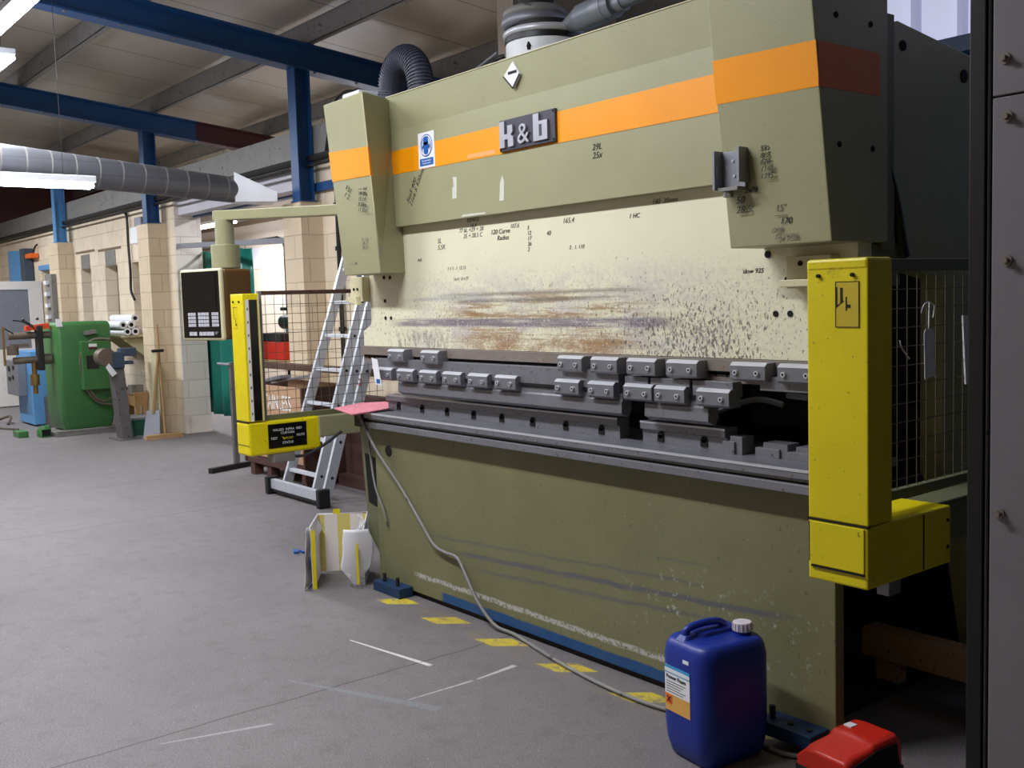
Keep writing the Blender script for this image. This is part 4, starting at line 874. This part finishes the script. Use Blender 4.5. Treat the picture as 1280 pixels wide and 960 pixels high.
# foot pedal
fp = (-1.90, 2.86, 0)
t = thing('foot_pedal', 'red hooded foot pedal on the floor right of the blue jerrycan', 'foot pedal', fp)
X0, X1, Y0_, Y1_ = fp[0] - .08, fp[0] + .10, fp[1] - .125, fp[1] + .115
hood = B()
prs = lambda y, h, s: [Vector((X0 - .004, y, .02)), Vector((X0 - .002, y, .09 * s)), Vector((X0 + .03, y, h - .006)), Vector((X0 + .07, y, h)), Vector((X1 - .012, y, h)), Vector((X1, y, h - .012)), Vector((X1 + .004, y, .02))]
hood.loft([prs(Y0_, .115, .9), prs(Y0_ + .03, .128, .95), prs(Y0_ + .11, .136, 1), prs(Y0_ + .125, .150, 1), prs(Y1_ - .02, .154, 1), prs(Y1_, .13, .9)])
obj('hood', hood, M['red'], t, smooth=True, bevel=.006)
obj('hood_opening', B().prism([(Y0_ + .02, .02), (Y0_ + .02, .105), (Y0_ + .12, .128), (Y1_ - .03, .128), (Y1_ - .01, .02)], 'x', X1 + .004, X1 + .0065), M['hole'], t)
obj('base', B().box(X0 - .006, X1 + .008, Y0_ - .004, Y1_ + .002, 0, .055), M['black'], t, bevel=.006)
obj('pedal_label', B().box(X0 + .045, X0 + .072, Y0_ + .15, Y0_ + .18, .150, .1545), M['paper'], t)
t.rotation_euler = (0, 0, math.radians(-6)); t.scale = (1.12, 1.1, 1.06); t.location.x -= .01

# striped open box with plastic film
wb = (-5.47, 2.84, 0)
t = thing('striped_box', 'open yellow and white striped box draped with plastic film beside the press', 'box', wb)
x0, y0 = wb[0], wb[1]
obj('back_panel', B().box(x0, x0 + .29, y0 - .004, y0, .015, .355), M['stripes'], t)
obj('side_panel', B().hexa([(x0, y0 - .33, .0), (x0 + .004, y0 - .33, .0), (x0 + .004, y0, .0), (x0, y0, .0), (x0, y0 - .33, .345), (x0 + .004, y0 - .33, .345), (x0 + .004, y0, .355), (x0, y0, .355)]), M['film'], t)
obj('side_panel', B().hexa([(x0 + .286, y0 - .30, .0), (x0 + .29, y0 - .30, .0), (x0 + .29, y0, .0), (x0 + .286, y0, .0), (x0 + .286, y0 - .30, .30), (x0 + .29, y0 - .30, .30), (x0 + .29, y0, .355), (x0 + .286, y0, .355)]), M['film'], t)
obj('yellow_edge', B().box(x0 + .004, x0 + .026, y0 - .335, y0 - .33, .0, .335), M['yellow'], t); obj('yellow_edge', B().box(x0 + .255, x0 + .268, y0 - .385, y0 - .381, .03, .26), M['yellow'], t)
def sheet(f, nu, nv, th=.002):
    b = B(); V = [[b.bm.verts.new(f(i / nu, j / nv)) for j in range(nv + 1)] for i in range(nu + 1)]
    for i in range(nu):
        for j in range(nv): b.bm.faces.new((V[i][j], V[i + 1][j], V[i + 1][j + 1], V[i][j + 1]))
    return b
def film1(u, v):      # right flap, rounded foot
    zz = .335 - v * (.33 - .05 * (2 * u - 1) ** 2 * 1.5 * v); wdt = (1 - max(0, (v - .70) / .30) ** 2.5 * .7) * (1 if v > .2 else .8 + v)
    return (x0 + .255 + (u - .5) * .17 * wdt + .01 * math.sin(v * 5), y0 - .335 - .018 * math.sin(u * 3.1 + v * 2) - .01, max(zz, .004))
def film2(u, v):
    return (x0 - .02 + .03 * math.sin(v * 9) * u - .02 * v + .02 * u, y0 - .36 + .30 * u + .01 * math.sin(v * 12 + u * 5), max(.34 - v * .34 + .01 * math.sin(u * 14), .003))
def film3(u, v):
    return (x0 + .235 + .05 * math.sin(u * 3.0) + .01 * math.sin(v * 11), y0 - .05 - .26 * u, .36 - .04 * u - v * (.28 - .1 * math.sin(u * 3.1)))
for f in (film1, film2, film3):
    o = obj('plastic_film', sheet(f, 14, 18), M['film'], t, smooth=True); s = o.modifiers.new('thick', 'SOLIDIFY'); s.thickness = .002
obj('yellow_tab', B().box(x0 + .09, x0 + .13, y0 - .002, y0 + .004, .34, .385), M['yellow'], t)
obj('top_fold', B().tube([(x0 - .002, y0 - .33, .348), (x0, y0, .358), (x0 + .29, y0, .358), (x0 + .29, y0 - .30, .305)], .006, 8, False), M['film'], t, smooth=True)
t.rotation_euler = (0, 0, math.atan2(.812, .583))

# ladder leaning on the wall behind
t = thing('ladder', 'aluminium combination ladder leaning against the wall left of the press', 'ladder', (-7.65, 3.9, 0))
ly = lambda z: 3.83 + .33 * z
def stile(xa, xb, za, zb2, off, w=.028, dd=.085):
    return B().hexa([(xa, ly(za) + off, za), (xa + w, ly(za) + off, za), (xa + w, ly(za) + off + dd, za), (xa, ly(za) + off + dd, za), (xb, ly(zb2) + off, zb2), (xb + w, ly(zb2) + off, zb2), (xb + w, ly(zb2) + off + dd, zb2), (xb, ly(zb2) + off + dd, zb2)])
for (xa, xb, off, za) in ((-8.05, -7.95, 0, .04), (-7.52, -7.56, 0, .04), (-7.38, -7.44, .02, .04), (-7.30, -7.34, .06, .62)):
    s = obj('stile', stile(xa, xb, za, 2.6, off), M['alu'], t, bevel=.002)
    obj('stile_edge', stile(xa - .001, xb - .001, za, 2.6, off - .003, .030, .004), M['alu_br'], s)
    hs = B()
    for k in range(9):
        z = .20 + .28 * k
        if z > za:
            xx = xa + (xb - xa) * (z - za) / (2.75 - za) + .028; hs.cyl((xx, ly(z) + off + .045, z), (xx + .004, ly(z) + off + .045, z), .012, seg=10)
    obj('rung_plug', hs, M['black'], s)
for k in range(9):
    z = .20 + .28 * k; f = (z - .04) / 2.71
    obj('rung', B().box(-8.05 + .1 * f + .02, -7.51 - .03 * f, ly(z) + .02, ly(z) + .065, z - .014, z + .014), M['alu_br'], t, bevel=.003)
obj('stabiliser', B().box(-8.12, -7.24, 3.78, 3.825, .05, .13), M['alu'], t, bevel=.003)
obj('foot_strip', B().box(-8.08, -7.26, 3.782, 3.822, .028, .05), M['black'], t)
for x in (-8.16, -7.25): obj('rubber_foot', B().box(x, x + .06, 3.75, 3.85, 0, .15), M['rubber'], t, bevel=.01)
text('ladder_lettering', 'E7', (-7.27, ly(.9) + .085, .92), .06, M['red'], t, 'x', spin=1.2)

# stillage with stencilled crate
t = thing('stillage', 'wooden crate on feet with white stencilled lettering behind the left mesh guard', 'crate', (-8.7, 4.25, 0))
cr = obj('front_board', B().box(-9.30, -8.12, 4.10, 4.13, .20, .87), M['crate'], t, bevel=.003)
obj('side_sheet', B().box(-8.12, -8.09, 4.10, 4.62, .06, .87), M['crate_dk'], t)
obj('side_sheet', B().box(-9.33, -9.30, 4.10, 4.6, .12, .87), M['crate_dk'], t)
obj('back_board', B().box(-9.30, -8.12, 4.57, 4.6, .12, .87), M['crate'], t)
obj('floor_board', B().box(-9.30, -8.12, 4.13, 4.57, .14, .17), M['crate'], t)
obj('cross_rail', B().box(-9.33, -8.09, 4.11, 4.15, .12, .20).box(-9.33, -8.09, 4.55, 4.59, .12, .14), M['crate_dk'], t)
for x in (-9.25, -8.9, -8.2):
    for y in (4.12, 4.48): obj('foot', B().box(x, x + .09, y, y + .09, 0, .14), M['crate_dk'], t, bevel=.003)
text('stencil_lettering', 'STAINLESS', (-8.90, 4.0985, .66), .19, M['inkw'], cr, sx=.68); text('stencil_lettering', 'ONLY', (-8.92, 4.0985, .50), .12, M['inkw'], cr, sx=.8)
obj('hand_hole', B().cyl((-8.86, 4.096, .27), (-8.86, 4.10, .27), .035), M['paper'], cr)
tag(obj('sheet_rack', B().box(-8.06, -7.02, 4.48, 4.56, .0, .80).box(-8.06, -7.02, 4.40, 4.65, .0, .10), M['crate_dk'], bevel=.003), 'tall dark rust red sheets standing on edge behind the ladder', 'metal sheet')
tag(obj('steel_section', B().box(-9.6, -6.6, 4.37, 4.44, .985, 1.045), M['brown'], bevel=.004), 'long dark brown steel section lying across behind the ladder', 'beam')
for x, lb in ((-9.58, 'left dark trestle post under the long brown steel section'), (-6.75, 'right dark trestle post under the long brown steel section')):
    tag(obj('trestle_post', B().box(x, x + .05, 4.38, 4.43, 0, .985), M['brown']), lb, 'trestle')
b = B().bar((-8.95, 4.25, .875), (-8.35, 4.35, .96), .05, .02).bar((-9.1, 4.3, .89), (-8.7, 4.25, .94), .10, .03)
tag(obj('metal_offcuts', b, M['galv']), 'grey metal offcuts lying on top of the stencilled crate', 'scrap metal')
# red and black machine on a bench in the inner room
t = thing('work_bench', 'bench in the inner room seen through the left mesh guard', 'bench', (-10.4, 5.6, 0))
obj('bench_top', B().box(-12.3, -9.9, 5.4, 6.1, .90, .95), M['wood'], t)
for x in (-12.2, -10.0):
    for y in (5.43, 6.0): obj('leg', B().box(x, x + .06, y, y + .06, 0, .9), M['dark'], t)
t = thing('toolbox', 'red toolbox standing on the bench in the inner room', 'toolbox', (-11.40, 5.55, .95))
obj('box', B().box(-11.75, -11.05, 5.4, 5.7, .951, 1.16), M['red'], t, bevel=.01)
obj('tray', B().box(-11.73, -11.15, 5.42, 5.68, 1.16, 1.26), M['dark'], t, bevel=.01)
t = thing('bench_grinder', 'dark bench grinder above the red toolbox in the inner room', 'grinder', (-11.50, 5.8, .95))
obj('stand', B().box(-11.70, -11.50, 5.75, 5.9, .95, 1.30), M['galv'], t, bevel=.01)
obj('motor', B().cyl((-11.85, 5.82, 1.38), (-11.25, 5.82, 1.38), .09), M['black'], t, smooth=True)
obj('wheel_guard', B().cyl((-11.37, 5.82, 1.38), (-11.27, 5.82, 1.38), .13), M['dark'], t, smooth=True)
obj('work_rest', B().box(-11.75, -11.10, 5.72, 5.9, 1.52, 1.56), M['dark'], t)
# floor stand at the far side of the pendant
t = thing('support_stand', 'dark T-footed stand on the floor under the control box', 'stand', (-9.62, 4.15, 0))
obj('foot_bar', B().bar((-9.55, 3.84, .025), (-9.78, 4.55, .025), .06, .05), M['dark'], t, bevel=.003)
obj('post', B().box(-9.675, -9.625, 4.13, 4.18, .05, 1.05), M['post'], t, bevel=.003)
obj('cross_arm', B().tube([(-9.9, 4.12, 1.03), (-9.62, 4.12, 1.03)], .014, smooth=False), M['galv'], t)
# opening: rail, green curtain, conduits
tag(obj('curtain_rail', B().bar((-12.79, 4.89, 2.36), (-9.36, 4.89, 2.23), .04, .06), M['galv'], bevel=.003), 'galvanised rail across the opening, carrying the green curtain', 'rail')
def cur(u, v): return (-13.4 + 1.84 * u, 5.30 + .05 * math.sin(u * 34) + .02 * math.sin(u * 11), .22 + (2.29 - .22) * v + .02 * math.sin(u * 12) * v)
t = thing('welding_curtain', 'green translucent strip curtain hanging in the opening behind the control box', 'curtain', (-12.1, 5.26, .2))
o = obj('curtain_sheet', sheet(cur, 90, 6), M['teal'], t, smooth=True); s = o.modifiers.new('thick', 'SOLIDIFY'); s.thickness = .003
hk = B()
for k in range(7): hk.cyl((-13.3 + k * .26, 5.30, 2.26), (-13.3 + k * .26, 5.30, 2.34), .006, seg=6)
obj('header', B().box(-13.4, -11.5, 5.29, 5.31, 2.33, 2.36), M['galv_d'], t)
obj('hooks', hk, M['galv_d'], t)
b = B().tube([(-14.2, 6.9, 2.42), (-13.0, 6.9, 2.42), (-11.4, 6.9, 2.42)], .02, 8, False)
b = B().tube([(-19.0, 7.56, 2.66), (-15.8, 7.56, 2.66), (-15.6, 7.56, 2.66), (-15.35, 7.56, 2.62), (-15.25, 7.56, 2.5), (-15.25, 7.56, 2.3), (-15.25, 7.56, .9)], .03, 8)
tag(obj('conduit', b, M['dark'], smooth=True), 'curved dark conduit on the beige wall of the inner room', 'conduit')
b = B().box(-18.9, -15.5, 7.59, 7.6, 2.20, 2.55)
tag(obj('wall_board', b, M['lilac']), 'pale board high on the far wall of the inner room', 'board')
# pipe down the wall beside the nearest pier
b = B().tube([(-8.62, 4.82, .3), (-8.62, 4.82, 3.0)], .022, 8, False)
for z in (1.35, 1.75, 2.1, 2.5, 2.85): b.cyl((-8.62, 4.82, z - .02), (-8.62, 4.82, z + .02), .035, seg=10)
tag(obj('conduit', b, M['dark'], smooth=True), 'black vertical conduit with clips beside the nearest blockwork pier', 'conduit')
tag(obj('blue_hose', B().tube([(-8.3, 4.8, 2.7), (-8.28, 4.8, 2.3), (-8.24, 4.8, 2.1), (-8.27, 4.8, 1.9), (-8.18, 4.8, 1.7), (-8.2, 4.8, 1.2)], .022, 8), M['blue'], smooth=True), 'blue air hose hanging on the wall next to the ladder', 'hose')

# ================================================================ far left: machines and clutter
t = thing('spot_welder', 'green spot welding machine with two horizontal arms at left', 'welding machine', (-14.3, 3.95, 0))
rs = []
for z, i in ((.07, .05), (.16, .02), (.3, 0), (1.40, 0), (1.44, .015), (1.455, .04)): rs.append(rr(-14.25, 4.02, .70 - i * 2, .67 - i * 2, z, .045))
obj('body', B().loft(rs), M['green'], t, smooth=True)
obj('skid', B().box(-14.6, -13.88, 3.5, 4.36, .0, .05).box(-13.94, -13.87, 3.5, 4.36, .05, .075), M['galv_d'], t, bevel=.004)
eb = obj('control_box', B().box(-13.9, -13.76, 3.93, 4.30, .58, 1.20), M['green'], t, bevel=.008)
obj('box_window', B().box(-13.76, -13.75, 3.98, 4.13, .85, 1.02), M['dark'], eb, bevel=.003)
obj('nameplate', B().box(-13.76, -13.755, 4.02, 4.12, 1.13, 1.17), M['paper'], eb); obj('nameplate', B().box(-13.76, -13.755, 4.02, 4.12, 1.095, 1.13), M['maroon'], eb)
obj('grey_plate', B().hexa([(-13.9, 3.90, 1.29), (-13.82, 3.90, 1.28), (-13.82, 4.05, 1.30), (-13.9, 4.05, 1.31), (-13.9, 3.90, 1.33), (-13.84, 3.90, 1.325), (-13.84, 4.05, 1.345), (-13.9, 4.05, 1.35)]), M['post'], t)
obj('hose_loop', B().tube([(-13.76, 4.2, 1.21), (-13.80, 4.0, 1.22), (-13.82, 3.86, 1.1), (-13.82, 3.82, .9), (-13.82, 3.88, .6), (-13.82, 4.0, .42), (-13.82, 4.2, .36), (-13.84, 4.4, .34)], .016, 8).tube([(-13.80, 3.84, 1.0), (-13.80, 3.87, .7), (-13.80, 3.98, .48), (-13.8, 4.12, .42), (-13.82, 4.25, .55)], .012, 8), M['grim'], t, smooth=True)
_w = len(t.children)
obj('upper_arm', B().cyl((-14.2, 3.57, 1.30), (-14.2, 3.08, 1.30), .045), M['grim'], t, smooth=True)
obj('lower_arm', B().cyl((-14.2, 3.5, .99), (-14.2, 3.12, .985), .045).cyl((-14.2, 3.57, .99), (-14.2, 3.42, .99), .07), M['grim'], t, smooth=True)
obj('electrode_bar', B().cyl((-14.2, 3.12, .93), (-14.2, 3.12, 1.42), .014).cyl((-14.2, 3.46, .55), (-14.2, 3.46, .97), .03).cyl((-14.2, 3.46, .66), (-14.2, 3.46, .80), .055), M['bronze'], t, smooth=True)
obj('cylinder_head', B().cyl((-14.2, 3.22, 1.06), (-14.2, 3.22, 1.18), .07).box(-14.26, -14.14, 3.2, 3.4, 1.16, 1.2), M['grim'], t, smooth=True)
obj('red_guard', B().hexa([(-14.24, 3.28, 1.36), (-14.14, 3.28, 1.36), (-14.14, 3.56, 1.38), (-14.24, 3.56, 1.38), (-14.24, 3.28, 1.42), (-14.14, 3.28, 1.42), (-14.14, 3.56, 1.45), (-14.24, 3.56, 1.45)]), M['redor'], t)
obj('levers', B().tube([(-14.1, 3.12, 1.50), (-14.1, 3.25, 1.47), (-14.1, 3.38, 1.38)], .008).tube([(-14.1, 3.24, 1.50), (-14.1, 3.36, 1.42)], .008, smooth=False).tube([(-14.1, 3.02, 1.40), (-14.1, 3.12, 1.33)], .008, smooth=False).cyl((-14.1, 3.23, 1.495), (-14.1, 3.25, 1.51), .02).cyl((-14.1, 3.40, 1.50), (-14.1, 3.42, 1.52), .02), M['black'], t)
obj('bracket_head', B().box(-14.25, -14.1, 3.5, 3.57, .85, 1.42), M['dark'], t, bevel=.01)
for ch in list(t.children)[_w:]:
    ch.data.transform(Matrix.Translation((0, .10, 0)))
tag(obj('paper_tag', B().hexa([(-13.87, 3.67, 1.40), (-13.865, 3.67, 1.40), (-13.865, 3.75, 1.40), (-13.87, 3.75, 1.40), (-13.87, 3.665, 1.50), (-13.865, 3.665, 1.50), (-13.865, 3.73, 1.50), (-13.87, 3.73, 1.50)]), M['paper']), 'white paper tag hanging over the top edge of the green machine', 'tag')
tag(obj('paper_tag', B().hexa([(-12.90, 4.02, .78), (-12.895, 4.02, .78), (-12.895, 4.08, .82), (-12.90, 4.08, .82), (-12.90, 3.95, .90), (-12.895, 3.95, .90), (-12.895, 3.99, .95), (-12.90, 3.99, .95)]), M['paper']), 'white paper tag hanging from the vice on the steel pillar', 'tag')
t = thing('pedal_switch', 'small green foot pedal on the floor in front of the green machine', 'foot pedal', (-14.3, 3.35, 0))
obj('pedal_base', B().box(-14.5, -14.2, 3.22, 3.34, 0, .08), M['green'], t, bevel=.008)
obj('pedal_hood', B().loft([rr(-14.1, 3.5, .2, .14, .0, .03), rr(-14.1, 3.5, .2, .14, .08, .03), rr(-14.1, 3.52, .14, .1, .14, .03)]), M['green'], t, smooth=True)
obj('toe_opening', B().box(-14.01, -13.995, 3.45, 3.55, .02, .10), M['hole'], t)
t = thing('blue_cabinet', 'light blue welding cabinet with a grey control box, behind the green machine', 'cabinet', (-16.2, 4.05, 0))
obj('body', B().box(-16.75, -15.95, 3.72, 4.45, .02, 1.05), M['blue_lt'], t, bevel=.01)
obj('dark_recess', B().box(-15.951, -15.94, 4.0, 4.12, .15, .9), M['hole'], t)
obj('side_cover', B().box(-15.95, -15.9, 4.12, 4.44, .1, .98), M['blue'], t)
gb = obj('control_box', B().box(-16.85, -16.2, 3.60, 3.72, .42, .92), M['galv'], t, bevel=.01)
obj('knobs', B().cyl((-16.65, 3.585, .80), (-16.65, 3.6, .80), .04).cyl((-16.4, 3.585, .82), (-16.4, 3.6, .82), .03).cyl((-16.45, 3.585, .68), (-16.45, 3.6, .68), .03).box(-16.72, -16.6, 3.59, 3.6, .63, .68), M['black'], gb)
obj('step_box', B().box(-15.9, -15.4, 3.85, 4.1, .0, .42), M['grim'], t, bevel=.01)
t.location.x += .5
t = thing('bench_vice', 'blue grey vice on a steel pillar beside the green machine', 'vice', (-13.1, 4.1, 0))
obj('pillar', B().hexa([(-13.22, 4.05, .0), (-12.98, 4.05, .0), (-12.98, 4.17, .0), (-13.22, 4.17, .0), (-13.2, 3.99, .88), (-13.06, 3.99, .88), (-13.06, 4.14, .88), (-13.2, 4.14, .88)]), M['post'], t, bevel=.006)
obj('base_plate', B().box(-13.3, -12.9, 3.98, 4.25, .0, .012), M['post'], t)
obj('jaw_body', B().box(-13.2, -13.02, 3.98, 4.14, .88, 1.08).box(-13.18, -13.05, 4.10, 4.30, 1.02, 1.12).box(-13.18, -13.05, 4.10, 4.26, .92, .96), M['vice'], t, bevel=.01)
obj('swivel_drum', B().cyl((-13.2, 3.93, 1.02), (-13.02, 3.93, 1.02), .11), M['grim'], t, smooth=True, bevel=.004)
t.location.x += .10; t.location.y += .05
# rolls
for k, (dy, dz) in enumerate(((0, 0), (.105, 0), (-.05, .09), (.055, .09), (.11, .175))):
    t = thing('paper_roll', ['white roll at the bottom left of the rolls by the windows', 'white roll at the bottom right of the rolls by the windows', 'white roll at the left of the middle row by the windows', 'white roll at the right of the middle row by the windows', 'white roll on top of the stack by the windows'][k], 'roll', (-14.2, 4.55 + dy, 1.30 + dz - .05), 'white rolls stacked by the windows')
    o = B(); obj('roll', o.cyl((-14.75, 4.55 + dy, 1.30 + dz), (-13.85, 4.55 + dy, 1.30 + dz), .05, seg=24), M['white'], t, smooth=True)
    obj('core', B().cyl((-13.855, 4.55 + dy, 1.30 + dz), (-13.847, 4.55 + dy, 1.30 + dz), .026, seg=18), M['hole'], t)
t = thing('wall_shelf', 'small pale shelf holding the white rolls by the windows', 'shelf', (-14.2, 4.65, 1.2))
obj('shelf_board', B().box(-14.8, -13.9, 4.48, 4.85, 1.225, 1.248), M['cream'], t, bevel=.003)
obj('bracket', B().prism([(4.86, .95), (4.84, .95), (4.52, 1.225), (4.86, 1.225)], 'x', -14.1, -14.07), M['cream'], t); obj('bracket', B().prism([(4.86, .95), (4.84, .95), (4.52, 1.225), (4.86, 1.225)], 'x', -14.7, -14.67), M['cream'], t)
# switch box and cable
t = thing('switch_box', 'white electrical switch box on the wall beside the middle column', 'switch box', (-13.82, 4.76, 2.45))
obj('enclosure', B().box(-13.86, -13.5, 4.66, 4.85, 2.44, 2.66), M['white'], t, bevel=.012)
obj('upper_box', B().box(-13.8, -13.55, 4.70, 4.85, 2.67, 2.78), M['galv'], t, bevel=.008)
tag(obj('hanging_cable', B().tube([(-14.55, 4.82, 2.92), (-14.42, 4.82, 2.85), (-14.42, 4.82, 2.5), (-14.4, 4.82, 2.1), (-14.42, 4.82, 1.85), (-14.3, 4.82, 1.72)], .018, 8), M['black'], smooth=True), 'black cable hanging down the blockwork between the slot windows', 'cable')
t = thing('wall_lamp', 'small orange lamp on the blockwork at the far left', 'lamp', (-19.3, 4.7, 2.5))
obj('lamp_body', B().box(-19.5, -19.1, 4.72, 4.85, 2.52, 2.60), M['hazor'], t, bevel=.01); obj('lamp_arm', B().tube([(-19.15, 4.85, 2.75), (-19.12, 4.8, 2.7), (-19.15, 4.78, 2.6)], .015, 6), M['dark'], t)
tag(obj('painted_board', B().box(-18.1, -17.66, 4.80, 4.855, 1.0, 2.45), M['blue_lt']), 'pale blue board fixed beside the farthest pier', 'board')
t = thing('hook_rack', 'grey vertical rack with hooks on the farthest pier', 'rack', (-17.35, 4.5, 1.2))
obj('channel', B().box(-17.64, -17.30, 4.55, 4.63, 1.2, 2.18), M['galv_d'], t, bevel=.004)
hk = B()
for k in range(5): hk.box(-17.55, -17.42, 4.50, 4.55, 1.30 + k * .18, 1.36 + k * .18)
obj('hooks', hk, M['paper'], t)
for x, lb, m in ((-20.6, 'blue post at the far left end of the workshop', 'blue_lt'), (-19.75, 'grey blue post right of the blue post at the far end', 'vice')):
    tag(obj('steel_post', B().box(x, x + .28, 4.7, 4.84, 0, 2.7), M[m]), lb, 'post')
b = B().box(-17.0, -16.86, 4.80, 4.86, 1.25, 1.40).box(-17.16, -17.02, 4.80, 4.86, 1.25, 1.40)
tag(obj('wall_socket', b, M['galv'], bevel=.004), 'double grey socket on the blockwork above the green machine', 'socket')
# tools leaning on the pier
t = thing('shovel', 'square mouth shovel with long handle leaning on the middle pier', 'shovel', (-12.95, 4.45, 0))
obj('blade', B().hexa([(-12.98, 4.28, .0), (-12.88, 4.46, .0), (-12.90, 4.47, .0), (-13.0, 4.29, .0), (-13.04, 4.36, .34), (-12.96, 4.50, .34), (-12.98, 4.51, .34), (-13.06, 4.37, .34)]), M['galv'], t, bevel=.004)
obj('shaft', B().tube([(-12.99, 4.43, .30), (-13.04, 4.55, 1.05)], .018, 8, False), M['wood'], t, smooth=True)
obj('grip', B().tube([(-13.03, 4.47, 1.07), (-13.05, 4.62, 1.07)], .018, 8, False), M['dark'], t)
t.location.x += .22; t.location.y += .02
t = thing('broom', 'long handled broom standing on its wide head against the middle pier', 'broom', (-12.7, 4.45, 0))
obj('head', B().box(-12.62, -12.54, 4.28, 4.72, .0, .06), M['wood'], t, bevel=.01)
obj('bristles', B().box(-12.625, -12.535, 4.27, 4.73, .0, .03), M['crate'], t)
obj('handle', B().tube([(-12.60, 4.52, .05), (-12.95, 4.62, 1.40)], .014, 8, False), M['wood'], t, smooth=True)
tag(obj('curved_board', B().prism([(-13.10, 4.56), (-13.02, 4.50), (-12.90, 4.50), (-12.82, 4.56), (-12.84, 4.57), (-12.92, 4.52), (-13.0, 4.52), (-13.08, 4.57)], 'z', .0, 1.06), M['cream']), 'pale curved board standing against the middle pier beside the shovel', 'board')
t = thing('wooden_tray', 'small wooden box with odds and ends behind the vice pillar', 'box', (-13.7, 4.55, .35))
obj('tray', B().hexa([(-14.0, 4.46, .38), (-13.45, 4.46, .34), (-13.45, 4.62, .34), (-14.0, 4.62, .38), (-14.1, 4.44, .56), (-13.4, 4.44, .52), (-13.4, 4.62, .52), (-14.1, 4.62, .56)]), M['wood'], t)
for x, y, z in ((-14.0, 4.47, .38), (-13.5, 4.47, .34), (-14.0, 4.56, .38), (-13.5, 4.56, .34)): obj('leg', B().box(x, x + .05, y, y + .05, 0, z), M['wood'], t)
obj('scraps', B().bar((-13.9, 4.5, .56), (-13.5, 4.5, .60), .04, .03).box(-13.6, -13.45, 4.43, 4.58, .5, .62), M['galv_d'], t)
t = thing('green_tub', 'small dark green tub on the floor beside the vice pillar', 'tub', (-13.3, 4.5, 0))
obj('tub', B().loft([rr(-13.35, 4.45, .4, .26, .0, .03), rr(-13.35, 4.45, .44, .3, .2, .03)]), M['green_dk'], t, smooth=True); obj('lid', B().box(-13.58, -13.12, 4.29, 4.61, .2, .235), M['galv'], t, bevel=.006)
tag(obj('floor_cable', B().tube([(-17.5, 3.0, .01), (-16.8, 3.25, .012), (-16.2, 3.4, .012), (-15.6, 3.3, .012), (-15.2, 3.45, .012)], .015, 6).tube([(-16.6, 3.45, .015), (-16.3, 3.6, .1), (-16.0, 3.5, .015)], .02, 6), M['grim'], smooth=True), 'tangled cable on the floor before the blue cabinet', 'cable')
tag(obj('litter', B().bar((-6.09, 2.99, .008), (-6.02, 2.96, .008), .03, .014).bar((-6.05, 3.0, .01), (-5.99, 3.0, .01), .012, .01), M['signblue']), 'small scrap of blue and white litter on the open floor', 'litter')

# ================================================================ right foreground cabinet
t = thing('machine_cabinet', 'tall grey bolted steel panel of another machine at the right edge', 'machine', (-.5, 2.5, 0))
obj('edge_strip', B().box(-1.163, -1.128, 2.2, 2.7, 0, 2.7), M['black'], t, bevel=.002)
obj('gap_strip', B().box(-1.128, -1.112, 2.215, 2.7, 0, 2.7), M['hole'], t)
obj('gap_bead', B().box(-1.1245, -1.1225, 2.205, 2.22, 0, 2.7), M['galv_d'], t)
p1 = obj('front_panel', B().box(-1.112, .3, 2.2, 2.7, 0, 1.987), M['panel'], t, bevel=.002)
obj('front_panel', B().box(-1.112, .3, 2.2, 2.7, 1.991, 2.7), M['panel'], t, bevel=.002)
bb = B()
for (x, z) in ((-1.086, 2.065), (-1.080, 1.945), (-1.078, 1.645), (-1.09, 1.10)):
    k = obj('panel_bolt', B().cyl((x, 2.184, z), (x, 2.2, z), .0075, seg=6).cyl((x, 2.196, z), (x, 2.2, z), .012, seg=16), M['steel_rust'], t)
# unseen dark block added right of the camera to cut floor bounce light
obj('bounce_blocker', B().box(.9, 3.2, -2.5, 2.2, 0, 2.3), M['dark'], t, bevel=.01)
tag(obj('timber_bearer', B().box(-3.0, -1.2, 3.62, 3.72, .09, .24), M['crate'], bevel=.004) if 0 else obj('timber_bearer', B().box(-2.35, -1.0, 3.62, 3.72, .12, .235).box(-2.3, -2.2, 3.64, 3.7, .03, .12).box(-1.2, -1.1, 3.64, 3.7, 0, .12), M['crate'], bevel=.004), 'rough timber bearer low in the dark gap right of the press', 'timber')

for o in list(bpy.data.objects):
    if '_o' in o: del o['_o']
